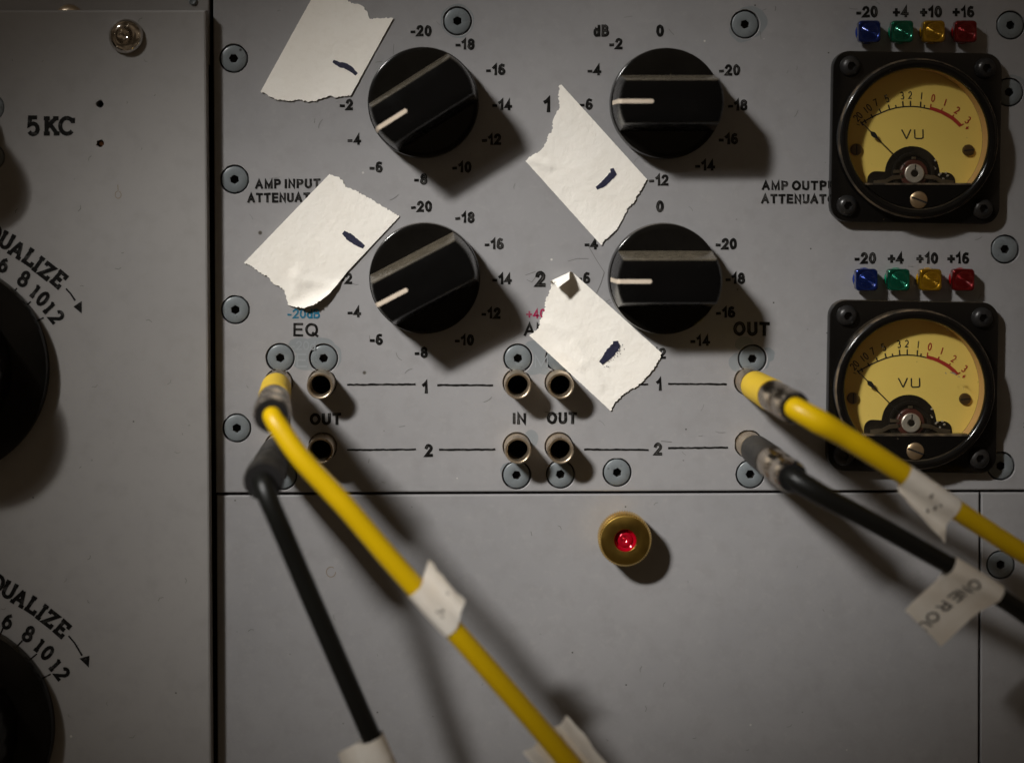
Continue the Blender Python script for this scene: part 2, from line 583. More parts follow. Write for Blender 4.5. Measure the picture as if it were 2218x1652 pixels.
# single-stroke shapes: list of (points, closed); box 0..w x 0..1
STROKES = {
    '0': (0.6, [(E(.3, .5, .28, .5), True)]),
    '1': (0.3, [([(.15, 0), (.15, 1)], False)]),
    '2': (0.6, [(arc(.3, .72, .28, .28, 165, -35, 9) + [(.02, .03), (.6, .03)], False)]),
    '3': (0.6, [(arc(.28, .75, .26, .25, 150, -80, 9) + arc(.28, .26, .29, .26, 75, -150, 9), False)]),
    '5': (0.6, [([(.56, 1), (.1, 1), (.06, .56)] + arc(.29, .32, .3, .32, 115, -150, 9), False)]),
    '6': (0.6, [(E(.3, .3, .27, .3), True), ([(.05, .38), (.08, .62), (.2, .85), (.42, 1)], False)]),
    '7': (0.6, [([(0, 1), (.6, 1), (.2, 0)], False)]),
    '8': (0.6, [(E(.3, .75, .22, .25), True), (E(.3, .26, .28, .26), True)]),
    '-': (0.5, [([(0, .5), (.5, .5)], False)]),
    '+': (0.5, [([(0, .5), (.5, .5)], False), ([(.25, .25), (.25, .75)], False)]),
    'V': (0.75, [([(0, 1), (.36, 0.02), (.4, .02), (.75, 1)], False)]),
    'Uv': (0.7, [([(0, 1), (0, .12), (.1, 0), (.6, 0), (.7, .12), (.7, 1)], False)]),
    'U': (0.9, [([(.15, 1), (.15, .4)] + arc(.45, .32, .3, .3, 180, 360, 8) + [(.75, 1)], False), ([(-.02, .95), (.33, .95)], False), ([(.6, .95), (.92, .95)], False)]),
    'A': (0.95, [([(.12, 0), (.47, 1)], False), ([(.47, 1), (.82, 0)], False), ([(.25, .33), (.7, .33)], False), ([(-.05, .05), (.3, .05)], False), ([(.64, .05), (1.0, .05)], False)]),
    'L': (0.8, [([(.2, 0), (.2, 1)], False), ([(.02, .05), (.78, .05), (.78, .32)], False), ([(.02, .95), (.4, .95)], False)]),
    'I': (0.5, [([(.25, 0), (.25, 1)], False), ([(.05, .05), (.45, .05)], False), ([(.05, .95), (.45, .95)], False)]),
    'Z': (0.75, [([(.06, .72), (.06, .94), (.68, .94), (.06, .06), (.7, .06), (.7, .3)], False)]),
    'E': (0.8, [([(.2, 0), (.2, 1)], False), ([(.02, .05), (.76, .05), (.76, .3)], False), ([(.02, .95), (.72, .95), (.72, .7)], False), ([(.2, .5), (.52, .5)], False), ([(.52, .36), (.52, .64)], False)]),
    'K': (1.0, [([(.2, 0), (.2, 1)], False), ([(.02, .05), (.4, .05)], False), ([(.02, .95), (.4, .95)], False), ([(.2, .4), (.78, .95)], False), ([(.42, .6), (.86, .05)], False), ([(.62, .95), (.98, .95)], False), ([(.66, .05), (1.04, .05)], False)]),
    'C': (0.95, [(arc(.48, .5, .44, .47, 40, 320, 14), False), ([(.86, .66), (.86, .98)], False)]),
    'Q': (0.95, [(E(.48, .5, .44, .48), True), ([(.5, .3), (.8, -.1)], False)]),
    '1s': (0.5, [([(.25, 0), (.25, 1)], False), ([(.05, .05), (.45, .05)], False), ([(.04, .84), (.25, .95)], False)]),
}

SANS = {
    '0': (.52, [(E(.26, .5, .26, .5, 18), True)]),
    '1': (.30, [([(.0, .72), (.14, .80), (.27, 1), (.27, 0)], False)]),
    '2': (.52, [(arc(.26, .72, .25, .28, 170, -38, 9) + [(.0, .0), (.53, .0)], False)]),
    '4': (.56, [([(.40, 0), (.40, 1), (.0, .28), (.58, .28)], False)]),
    '6': (.52, [(E(.26, .28, .26, .28), True), ([(.0, .33), (.01, .60), (.09, .90), (.26, 1.01), (.42, .97)], False)]),
    '8': (.52, [(E(.26, .76, .22, .24), True), (E(.26, .27, .26, .27), True)]),
    '-': (.30, [([(0, .36), (.28, .36)], False)]),
    '+': (.56, [([(0, .42), (.56, .42)], False), ([(.28, .10), (.28, .74)], False)]),
    'd': (.46, [(E(.22, .32, .22, .34), True), ([(.46, 1), (.46, 0)], False)]),
    'B': (.52, [([(0, 0), (0, 1), (.28, 1)] + arc(.28, .77, .20, .23, 90, -90, 6) + [(0, .54)], False),
                ([(0, .54), (.30, .54)] + arc(.32, .27, .22, .27, 90, -90, 6) + [(0, 0)], False)]),
    'A': (.68, [([(0, 0), (.34, 1), (.68, 0)], False), ([(.13, .32), (.55, .32)], False)]),
    'M': (.70, [([(0, 0), (0, 1), (.35, .1), (.70, 1), (.70, 0)], False)]),
    'P': (.54, [([(0, 0), (0, 1), (.32, 1)] + arc(.32, .735, .22, .265, 90, -90, 6) + [(0, .47)], False)]),
    'R': (.60, [([(0, 0), (0, 1), (.34, 1)] + arc(.34, .745, .22, .255, 90, -90, 6) + [(0, .49)], False), ([(.30, .49), (.42, .38), (.62, 0)], False)]),
    'I': (.02, [([(.01, 0), (.01, 1)], False)]),
    'N': (.56, [([(0, 0), (0, 1), (.56, 0), (.56, 1)], False)]),
    'U': (.56, [([(0, 1), (0, .28)] + arc(.28, .28, .28, .28, 180, 360, 8) + [(.56, 1)], False)]),
    'T': (.60, [([(.3, 0), (.3, 1)], False), ([(0, 1), (.6, 1)], False)]),
    'E': (.54, [([(.52, 1), (0, 1), (0, 0), (.54, 0)], False), ([(0, .52), (.48, .52)], False)]),
    'O': (.74, [(E(.37, .5, .37, .5, 20), True)]),
    'Q': (.74, [(E(.37, .5, .37, .5, 20), True), ([(.46, .22), (.76, -.06)], False)]),
}
_lift = [0]
def engrave(mb, text, x, y, height, width=None, tk=0.20, w=0.5, rot=0.0, ox=0, oy=0, hollow=None):
    th = height * tk
    hc = height - th
    gap = height * 0.075
    xs, cur = [], 0.0
    for ch in text:
        if ch == ' ':
            xs.append(None)
            cur += height * .2
            continue
        xs.append(cur + th / 2)
        cur += SANS[ch][0] * hc + th + gap
    total = cur - gap
    kx = (width / total) if width else 1.0
    c, s_ = math.cos(rot), math.sin(rot)
    for ch, x0 in zip(text, xs):
        if x0 is None:
            continue
        for pts, closed in SANS[ch][1]:
            q = []
            for a, b in pts:
                a = (x0 + a * hc - total / 2) * kx + random.uniform(-.35, .35)
                b = (b - .5) * hc + random.uniform(-.35, .35)
                q.append((x - ox + a * c - b * s_, -(y - oy) + a * s_ + b * c))
            _lift[0] = (_lift[0] + 1) % 7
            if not closed:      # square ends
                for e, f in ((0, 1), (-1, -2)):
                    d = Vector(q[e]) - Vector(q[f])
                    q[e] = tuple(Vector(q[e]) + d.normalized() * th * .45)
            mb.strip(q, th * random.uniform(.95, 1.08), w + 0.03 * _lift[0], closed)
            if hollow is not None:
                hollow.strip(q, th * .32, w + 0.25 + 0.03 * _lift[0], closed)

def put_strokes(mb, key, x, y, height, width_k, thick, rot=0.0, w=0.5, ox=0, oy=0):
    bw, parts = STROKES[key]
    c, s = math.cos(rot), math.sin(rot)
    for n, (pts, closed) in enumerate(parts):
        q = []
        for a, b in pts:
            a = (a - bw / 2) * height * width_k
            b = (b - .5) * height
            q.append((x - ox + a * c - b * s, -(y - oy) + a * s + b * c))
        _lift[0] = (_lift[0] + 1) % 7
        mb.strip(q, thick, w + 0.05 * _lift[0], closed)

# ------------------------------------------------------------------ plates with holes
def plate(name, corners, w_front, thick, holes, m, label, cat, bev=3.0, extra=None):
    """corners: 4 panel points (x, y) clockwise from top left; holes: (x, y, r)"""
    ox = sum(c[0] for c in corners) / 4
    oy = sum(c[1] for c in corners) / 4
    root = thing(name, label, cat, ox, oy, 0)
    P = [(c[0] - ox, oy - c[1]) for c in corners][::-1]      # ccw, v up
    cen = Vector((0, 0))
    def inset(b):
        out = []
        n = len(P)
        for i in range(n):
            p0, p1, p2 = Vector(P[i - 1]), Vector(P[i]), Vector(P[(i + 1) % n])
            d1, d2 = (p1 - p0).normalized(), (p2 - p1).normalized()
            n1, n2 = Vector((-d1.y, d1.x)), Vector((-d2.y, d2.x))
            out.append(p1 + (n1 + n2) * (b / (1 + n1.dot(n2))))
        return out
    mb = MB()
    vs, es = [], []
    def loop(pts):
        b = len(vs)
        vs.extend(Vector(p) for p in pts)
        es.extend((b + i, b + (i + 1) % len(pts)) for i in range(len(pts)))
    loop(inset(bev))
    H = [(hx - ox, oy - hy, r) for hx, hy, r in holes]
    for hx, hy, r in H:
        loop(circle(hx, hy, r + 1.2, 40))
    co, _, fc, *_ = delaunay_2d_cdt(vs, es, [], 1, 1e-5)
    base = len(mb.v)
    for c in co:
        mb.vert(c[0], c[1], w_front)
    for f in fc:
        q = Vector((0, 0))
        for i in f:
            q += Vector(co[i])
        q /= len(f)
        if any((q.x - hx) ** 2 + (q.y - hy) ** 2 < (r * 0.99) ** 2 for hx, hy, r in H):
            continue
        mb.face(*[base + i for i in f])
    ins, ins2 = inset(bev), inset(bev * 0.3)
    mb.rings([[(*p, w_front - thick) for p in P], [(*p, w_front - bev) for p in P],
              [(p.x, p.y, w_front - bev * 0.3) for p in ins2], [(p.x, p.y, w_front) for p in ins]])
    for hx, hy, r in H:
        mb.rings([[(*p, w_front) for p in circle(hx, hy, r + 1.2, 40)], [(*p, w_front - 1.2) for p in circle(hx, hy, r, 40)],
                  [(*p, w_front - thick) for p in circle(hx, hy, r, 40)]])
    # merge the coincident front loops so the shading runs on
    mb.build('face_plate', m, root, smooth=False)
    return root, ox, oy

# ================================================================== large structure
MAIN_SCREWS = [
    (506, 127, 'grey countersunk hex screw highest in the column beside the raised left plate'),
    (508, 389, 'grey countersunk hex screw just before the words AMP INPUT ATTENUATOR'),
    (510, 671, 'grey countersunk hex screw left of the blue -20dB lettering'),
    (513, 927, 'grey countersunk hex screw lowest in the left column, beside the yellow plug'),
    (991, 46, 'grey countersunk hex screw above the -18 mark of the first knob'),
    (1614, 53, 'grey countersunk hex screw with a shiny paint ring between dB knob and meter lights'),
    (2189, 55, 'grey countersunk hex screw right of the upper red jewel light'),
    (2186, 200, 'grey countersunk hex screw half hidden behind the upper meter case'),
    (2177, 540, 'grey countersunk hex screw right of the lower +16 mark, between the meters'),
    (2168, 1009, 'grey countersunk hex screw peeking out behind the lower meter corner'),
    (607, 775, 'grey countersunk hex screw under the letters EQ, above the plugged yellow jack'),
    (701, 776, 'grey countersunk hex screw on a touch-up patch above the open EQ OUT jack'),
    (1122, 776, 'chipped grey hex screw above the AMP IN jack'),
    (1213, 776, 'grey hex screw mostly covered by torn tape above the AMP OUT jack'),
    (1630, 777, 'grey countersunk hex screw below the word OUT, above the yellow plug'),
    (1337, 1023, 'scratched grey hex screw standing alone below the second link line'),
    (1119, 1029, 'grey hex screw under the lower AMP IN jack'),
    (1214, 1027, 'grey hex screw with a paint drip under the lower AMP OUT jack'),
    (1625, 1027, 'grey hex screw partly behind the black plug of the OUT column'),
    (612, 1030, 'grey hex screw almost hidden behind the black plug of the EQ column'),
]
JACKS = [
    (604, 829, 'brass jack sleeve holding the yellow plug, EQ IN, upper row'),
    (698, 829, 'open brass jack socket above the word OUT in the EQ pair'),
    (1120, 829, 'open brass jack socket above the word IN'),
    (1211, 829, 'open brass jack socket beside tape, above the word OUT'),
    (1621, 826, 'brass jack sleeve holding the yellow plug below the big OUT'),
    (604, 967, 'brass jack sleeve holding the black plug, EQ IN, lower row'),
    (699, 967, 'open brass jack socket partly crossed by the yellow cable'),
    (1120, 967, 'open brass jack socket below the word IN'),
    (1211, 967, 'open brass jack socket below the word OUT, lower row of AMP pair'),
    (1622, 962, 'brass jack sleeve holding the black plug in the OUT column'),
]
back = MB()
back.prism([(-3200, -2600), (3200, -2600), (3200, 2600), (-3200, 2600)], -140, -90)
bo = back.build('rack_interior', M_rack, None, smooth=False)
bo.location = W(CX, CY, 0)
bo['kind'] = 'structure'

amp, AX, AY = plate('amplifier_panel', [(460, -260), (2700, -260), (2700, 1059), (467.5, 1067)], 0, 40,
                    [(x, y, 31.5) for x, y, _ in MAIN_SCREWS] + [(x, y, 31.0) for x, y, _ in JACKS], M_paint,
                    'grey painted amplifier panel engraved with dB scales around four black knobs', 'panel')
blank, BX, BY = plate('blank_panel', [(469, 1073), (2121, 1066.5), (2117, 2200), (473, 2200)], 0, 40,
                      [], M_paint, 'plain grey blank panel carrying only the brass red-jewel lamp', 'panel')
side, SX, SY = plate('blank_panel', [(2126, 1066.5), (2700, 1065), (2700, 2200), (2122, 2200)], 0, 40,
                     [(2168, 1223, 31.5)], M_paint, 'narrow grey panel edge with one hex screw below the lower meter', 'panel')
top, TX, TY = plate('rack_strip', [(-500, -260), (452, -260), (453, 140), (-500, 140)], 0, 40,
                    [], M_paint2, 'grey strip showing above the raised EQUALIZE plate', 'panel')

# the raised equalizer plate on the left stands 4 mm proud
EH = 40.0
def UE(px, py):
    return U(px, py, EH)
EF = 1 - EH / DC
eq_holes = [(*UE(216.5, 225.5), 8), (*UE(217, 311), 8), (*UE(-21, 233), 30), (*UE(-20, 340), 30)]
eqc = [(*UE(-700, 22),), (*UE(446, 22),), (*UE(459.5, 1900),), (*UE(-700, 1900),)]
eqp, EX, EY = plate('equalizer_panel', eqc, EH, 34, eq_holes, M_paint2,
                    'raised grey equalizer plate with serif numbers and 5 KC lettering', 'panel', bev=5.0)
cop = MB()
x_, y_ = UE(217, 311)
cop.lathe([(7, 14), (7, 24), (4, 30)], 20, x_ - EX, EY - y_)
cop.build('screw_end', M_copper, eqp)

# ------------------------------------------------------------------ engraved writing on the amplifier panel
def inscription(name, items, m=M_ink, root=amp, ox=AX, oy=AY, tk=0.235, w=0.6):
    mb, hl = MB(), MB()
    for it in items:
        t, x, y, h = it[:4]
        wd = it[4] if len(it) > 4 else None
        engrave(mb, t, x + random.uniform(-.6, .6), y, h, wd, tk, w, random.uniform(-.012, .012), ox, oy, hl)
    o = mb.build(name, m, root, smooth=False)
    if m is M_ink:
        hl.build('groove_glint', M_groove_glint, o, smooth=False)
    return o

H1 = 24.5
inscription('dial_scale', [('-20', 912, 67, H1), ('-18', 1007, 96, H1), ('-16', 1073, 151, H1), ('-14', 1087, 227, H1), ('-12', 1065, 302, H1),
                           ('-10', 1000, 362, H1), ('-8', 911, 388, H1), ('-6', 815, 362, H1), ('-4', 768, 302, H1), ('-2', 750, 227, H1)])
inscription('dial_scale', [('dB', 1302, 67, 26), ('0', 1429, 67, H1 + 2), ('-2', 1334, 95, H1), ('-4', 1287, 152, H1), ('-6', 1270, 226, H1),
                           ('-20', 1580, 152, H1), ('-18', 1598, 228, H1), ('-16', 1578, 301, H1), ('-14', 1527, 358, H1), ('-12', 1427, 390, H1)])
inscription('dial_scale', [('-20', 913, 447, H1), ('-18', 1007, 471, H1), ('-16', 1070, 528, H1), ('-14', 1087, 604, H1), ('-12', 1064, 678, H1),
                           ('-10', 1006, 736, H1), ('-8', 912, 763, H1), ('-6', 815, 735, H1), ('-4', 767, 675, H1), ('-2', 748, 603, H1)])
inscription('dial_scale', [('0', 1429, 447, H1 + 1), ('-4', 1281, 528, H1), ('-6', 1264, 602, H1),
                           ('-20', 1573, 528, H1), ('-18', 1593, 603, H1), ('-16', 1571, 676, H1), ('-14', 1516, 737, H1), ('-12', 1421, 765, H1)])
inscription('row_number', [('1', 1185, 227, 34)])
inscription('row_number', [('2', 1170, 604, 34)])
inscription('control_caption', [('AMP INPUT', 624, 398, 21, 143), ('ATTENUATOR', 622, 428, 21, 174)])
inscription('control_caption', [('AMP OUTPUT', 1739, 402, 21, 180), ('ATTENUATOR', 1739, 431, 21, 180)])
inscription('jack_caption', [('OUT', 1628, 712, 31, 80)])
inscription('gain_caption', [('-20dB', 657, 679, 21, 70)], M_inkblue, tk=0.165)
inscription('jack_caption', [('EQ', 662, 714, 29, 55)], tk=0.17)
inscription('gain_caption', [('+40dB', 1175, 679, 21, 70)], M_inkred, tk=0.165)
inscription('jack_caption', [('AMP', 1172, 713, 29, 76)], tk=0.17)
inscription('jack_caption', [('IN', 1125, 906, 25, 31)])
inscription('jack_caption', [('OUT', 1217, 905, 26, 66)])
inscription('jack_caption', [('OUT', 705, 907, 26, 69)])
inscription('jack_caption', [('IN', 615, 912, 25, 31)])
for nm, x, y in (('1', 921, 838), ('1', 1427, 832), ('2', 929, 975), ('2', 1425, 972)):
    inscription('row_number', [(nm, x, y, 28)])
for x0, x1, y0, y1 in ((752, 900, 833, 832), (947, 1068, 834, 834), (1380, 1404, 832, 832), (1447, 1574, 831, 832),
                       (752, 901, 974, 973), (951, 1073, 974, 973), (1265, 1405, 973, 974), (1447, 1577, 970, 969)):
    mb = MB()
    n = max(3, int((x1 - x0) / 7))
    pts = [(x0 + (x1 - x0) * i / n - AX, AY - (y0 + (y1 - y0) * i / n) + random.uniform(-.5, .5)) for i in range(n + 1)]
    mb.strip(pts, [random.uniform(3.4, 4.8) for _ in pts], 0.6)
    mb.build('link_line', M_ink, amp, smooth=False)
H2 = 25
inscription('meter_scale', [('-20', 1877, 26, H2), ('+4', 1951, 26, H2), ('+10', 2016, 26, H2), ('+16', 2086, 26, H2)])
inscription('meter_scale', [('-20', 1874, 559, H2), ('+4', 1940, 559, H2), ('+10', 2008, 559, H2), ('+16', 2075, 559, H2)])

# touch-up paint: rounded dabs over old engraving, with the old letters' raised sheen painted lighter
def dabs(pts, w=0.12):
    vs, es, polys = [], [], []
    def loop(q):
        b_ = len(vs)
        vs.extend(Vector(p) for p in q)
        es.extend((b_ + i, b_ + (i + 1) % len(q)) for i in range(len(q)))
    for i, (x, y, rx, ry) in enumerate(pts):
        q = []
        for k in range(40):
            a = 2 * math.pi * k / 40
            f = 1 + 0.09 * noise.noise(Vector((x * .1 + 2 * math.cos(a), y * .1 + 2 * math.sin(a), i)))
            q.append((x - AX + rx * f * math.cos(a), AY - y + ry * f * math.sin(a)))
        polys.append(q)
        loop(q)
    hs = [(x - AX, AY - y, 33.2) for x, y, _ in MAIN_SCREWS] + [(x - AX, AY - y, 32.6) for x, y, _ in JACKS]
    hs = [h_ for h_ in hs if any(math.hypot(h_[0] - (x - AX), h_[1] - (AY - y)) < h_[2] + max(rx, ry) * 1.2 for x, y, rx, ry in pts)]
    for h_ in hs:
        loop(circle(h_[0], h_[1], h_[2], 40))
    co, _, fc, *_ = delaunay_2d_cdt(vs, es, [], 0, 1e-5)
    mb = MB()
    for c in co:
        mb.vert(c[0], c[1], w)
    for f in fc:
        q = sum((Vector(co[i]) for i in f), Vector((0, 0))) / len(f)
        if any(math.hypot(q.x - h_[0], q.y - h_[1]) < h_[2] * .995 for h_ in hs):
            continue
        if any(point_in(q, p) for p in polys):
            mb.face(*f)
    mb.build('touch_up_patch', M_patch, amp, smooth=False)
dabs([(650, 748, 26, 17), (690, 750, 36, 20), (662, 782, 30, 20), (688, 786, 30, 18), (716, 772, 24, 30)])
dabs([(1160, 770, 32, 34), (1190, 790, 40, 22), (1150, 800, 26, 12)])
dabs([(1612, 745, 20, 16), (1600, 785, 22, 20), (1662, 768, 16, 16), (1655, 785, 12, 14)])
dabs([(1626, 48, 36, 34), (1608, 66, 28, 26)])
dabs([(991, 46, 36, 36)])
dabs([(1150, 950, 16, 20), (1100, 1020, 16, 18)])
dabs([(2194, 186, 28, 24)])
inscription('painted_over_lettering', [('-20d', 657, 748, 20, 54), ('E', 653, 780, 30, 24)], M_patch2, tk=0.13, w=0.3)
inscription('painted_over_lettering', [('M', 1172, 782, 28, 30)], M_patch2, tk=0.13, w=0.3)

# hair-thin scratches and a few stains
def hairs(root, ox, oy, lines, w=0.35, m=M_hair, name='surface_scratch', h=0):
    mb = MB()
    for i, ln in enumerate(lines):
        mb.strip([(x - ox, oy - y) for x, y in ln[0]], ln[1], h + w + 0.03 * (i % 6))
    mb.build(name, m, root, smooth=False)
rl = []
for k in range(95):
    x, y = random.uniform(490, 2200), random.uniform(10, 1045)
    a, l = random.uniform(0, 6.28), random.uniform(5, 24)
    c = random.uniform(-.6, .6)
    rl.append(([(x + l * t * math.cos(a + c * t), y + l * t * math.sin(a + c * t)) for t in (0, .33, .66, 1)], random.uniform(.45, .95)))
rl += [([(1273, 530), (1290, 560), (1309, 590), (1302, 612), (1290, 640)], 1.0), ([(1230, 566), (1250, 560), (1275, 560)], .8),
       ([(1150, 1150), (1152, 1160)], 1), ([(1138, 596), (1160, 588)], .9), ([(1141, 606), (1152, 611), (1160, 600)], .9),
       ([(1180, 892), (1215, 897)], 1.6), ([(1432, 955), (1455, 957)], 1.3), ([(1307, 657), (1322, 648)], .9), ([(1308, 662), (1325, 655)], .8)]
hairs(amp, AX, AY, rl)
rl = []
for k in range(22):
    x, y = random.uniform(500, 2100), random.uniform(1090, 1640)
    a, l = random.uniform(0, 6.28), random.uniform(3, 14)
    rl.append(([(x, y), (x + l * .5 * math.cos(a), y + l * .5 * math.sin(a)), (x + l * math.cos(a + .4), y + l * math.sin(a + .4))], random.uniform(.6, 1.1)))
hairs(blank, BX, BY, rl)
ring = [(717 + 10 * math.cos(a / 14 * 6.28), 1238 + 11 * math.sin(a / 14 * 6.28)) for a in range(13)]
hairs(blank, BX, BY, [(ring, 1.6)], m=M_stain, name='ring_stain')
rl = []
for k in range(34):
    x, y = random.uniform(10, 430), random.uniform(40, 1640)
    a, l = random.uniform(0, 6.28), random.uniform(3, 14)
    x, y = UE(x, y)
    rl.append(([(x, y), (x + l * .5 * math.cos(a), y + l * .5 * math.sin(a)), (x + l * math.cos(a + .5), y + l * math.sin(a + .5))], random.uniform(.6, 1.2)))
hairs(eqp, EX, EY, rl, h=EH)
drip = [UE(256 + 6.5 * math.cos(a / 14 * 6.28 - 1.2), 422 + 8 * math.sin(a / 14 * 6.28 - 1.2)) for a in range(14)]
hairs(eqp, EX, EY, [(drip, 1.5), ([UE(255, 400), UE(256, 414)], 1.6)], m=M_stain, name='drip_stain', h=EH)

# ------------------------------------------------------------------ serif writing on the equalizer plate
def serif(name, items, thick=8.2):
    mb = MB()
    for ch, px, py, h, rot in items:
        x, y = UE(px, py)
        put_strokes(mb, ch, x, y, h, 0.92, thick, math.radians(-rot), EH + 0.5, EX, EY)
    return mb.build(name, M_ink, eqp, smooth=False)
serif('frequency_caption', [('5', 72, 273, 36, 0), ('K', 111, 273, 36, 0), ('C', 145, 273, 36, 0)], 9.0)
serif('arc_caption', [('Q', -14, 503, 33, 25), ('U', 14, 521, 33, 28), ('A', 38, 540, 33, 31), ('L', 65, 557, 33, 34), ('I', 83, 572, 33, 36), ('Z', 102, 587, 33, 38), ('E', 127, 604, 33, 41)])
serif('arc_caption', [('Q', -7, 1261, 33, 24), ('U', 20, 1277, 33, 27), ('A', 44, 1294, 33, 30), ('L', 71, 1310, 33, 33), ('I', 91, 1325, 33, 36), ('Z', 110, 1340, 33, 38), ('E', 134, 1360, 33, 41)])
serif('dial_numbers', [('6', 8, 574, 27, 24), ('8', 52, 604, 30, 28), ('1s', 77, 631, 28, 38), ('0', 93, 647, 28, 40), ('1s', 107, 667, 28, 48), ('2', 123, 687, 28, 50)], 7.6)
serif('dial_numbers', [('6', 17, 1345, 29, 24), ('8', 62, 1372, 30, 28), ('1s', 86, 1397, 28, 38), ('0', 103, 1413, 28, 40), ('1s', 120, 1440, 28, 48), ('2', 135, 1459, 28, 52)], 7.6)
for pts, head in (([(143, 625), (153, 636), (163, 651)], [(159, 664), (177, 652), (177, 679)]),
                  ([(148.5, 1376), (162, 1392), (178, 1419)], [(172, 1425), (194, 1419), (192.5, 1445)])):
    mb = MB()
    mb.strip([(UE(*p)[0] - EX, EY - UE(*p)[1]) for p in pts], [3.6, 3.6, 4.2], EH + .5)
    mb.poly([(UE(*p)[0] - EX, EY - UE(*p)[1]) for p in head], EH + .56)
    mb.build('direction_arrow', M_ink, eqp, smooth=False)
for ticks in ([(6, 606, 0, 616), (37, 624, 29, 633), (67, 653, 59, 660), (95, 688, 82, 694)],
              [(9, 1354, 2, 1370), (49, 1386, 38, 1398), (80, 1415, 67, 1426), (110, 1459, 94, 1467)]):
    mb = MB()
    for x0, y0, x1, y1 in ticks:
        a, b = UE(x0, y0), UE(x1, y1)
        mb.strip([(a[0] - EX, EY - a[1]), (b[0] - EX, EY - b[1])], 3.4, EH + .5)
    mb.build('tick_marks', M_ink, eqp, smooth=False)

# ================================================================== screws
def hexr(a):
    return lambda t: a / math.cos((t % (math.pi / 3)) - math.pi / 6)

def make_screw(x, y, label, h=0.0):
    t = thing('hex_screw', label, 'screw', x, y, h, 0, 'grey hex screws set into the panels')
    mb = MB()
    mb.lathe([(17, -34), (28.2, -14), (28.6, -4), (27.8, -1.6), (26, -0.4), (11.5, 0.0), (hexr(9.0), -0.4), (hexr(8.4), -2)], 48, cap1=False)
    mb.build('head', M_screw, t)
    mb = MB()
    mb.lathe([(hexr(8.4), -2), (hexr(8.0), -16)], 48)
    mb.build('socket', M_screwdark, t)
    return t
screw0 = make_screw(MAIN_SCREWS[0][0], MAIN_SCREWS[0][1], MAIN_SCREWS[0][2])
for k, (x, y, lb) in enumerate(MAIN_SCREWS[1:] + [(2168, 1223, 'grey hex screw in the narrow panel, under the right yellow cable')]):
    r_ = dup(screw0, x, y, random.uniform(-1.5, 1.2), random.uniform(0, 1.05), lb)
    r_.rotation_euler.x, r_.rotation_euler.z = random.uniform(-.035, .035), random.uniform(-.035, .035)
for (px, py), lb in (((-21, 233), 'grey hex screw cut by the photo edge, upper one near 5 KC'), ((-20, 340), 'grey hex screw cut by the photo edge, lower one near 5 KC')):
    dup(screw0, *UE(px, py), EH - 1, 0.2, lb)

# polished dome screw on the equalizer plate
x, y = U(271, 78, EH + 14)
t = thing('dome_screw', 'polished steel dome screw with a dished centre above 5 KC', 'screw', x, y, EH)
mb = MB()
mb.lathe([(36, 0.2), (37.5, 3), (36.5, 8), (33, 14), (28, 18.5), (22, 21), (18.5, 21.5)] , 64, cap1=False)
mb.build('domed_head', M_chrome, t, angle=60)
mb = MB()
mb.lathe([(18.5, 21.5), (17, 19.5), (13, 15), (8, 11.5), (3, 9.5), (0.5, 9)], 64)
mb.build('dished_centre', M_chrome, t, angle=60)
x, y = U(148, 39, 10)
t = thing('dome_screw', 'dark dome screw mostly hidden behind the raised plate top edge', 'screw', x, y, 0)
mb = MB()
mb.lathe([(30, 0.2), (30, 3), (27, 9), (20, 13), (11, 15)], 40, cap1=False)
mb.build('domed_head', M_jack, t, angle=60)
mb = MB()
mb.lathe([(11, 15), (9, 8)], 40)
mb.build('recess', M_screwdark, t)
x, y = U(418, 3, 4)
mb = MB()
mb.lathe([(9, 0.2), (9, 3), (6, 6), (3, 4)], 24)
ro = mb.build('rivet', M_screw, None, angle=60)
ro.location = W(x, y, 0)
tag(ro, 'tiny painted rivet beside the seam at the photo top', 'rivet')

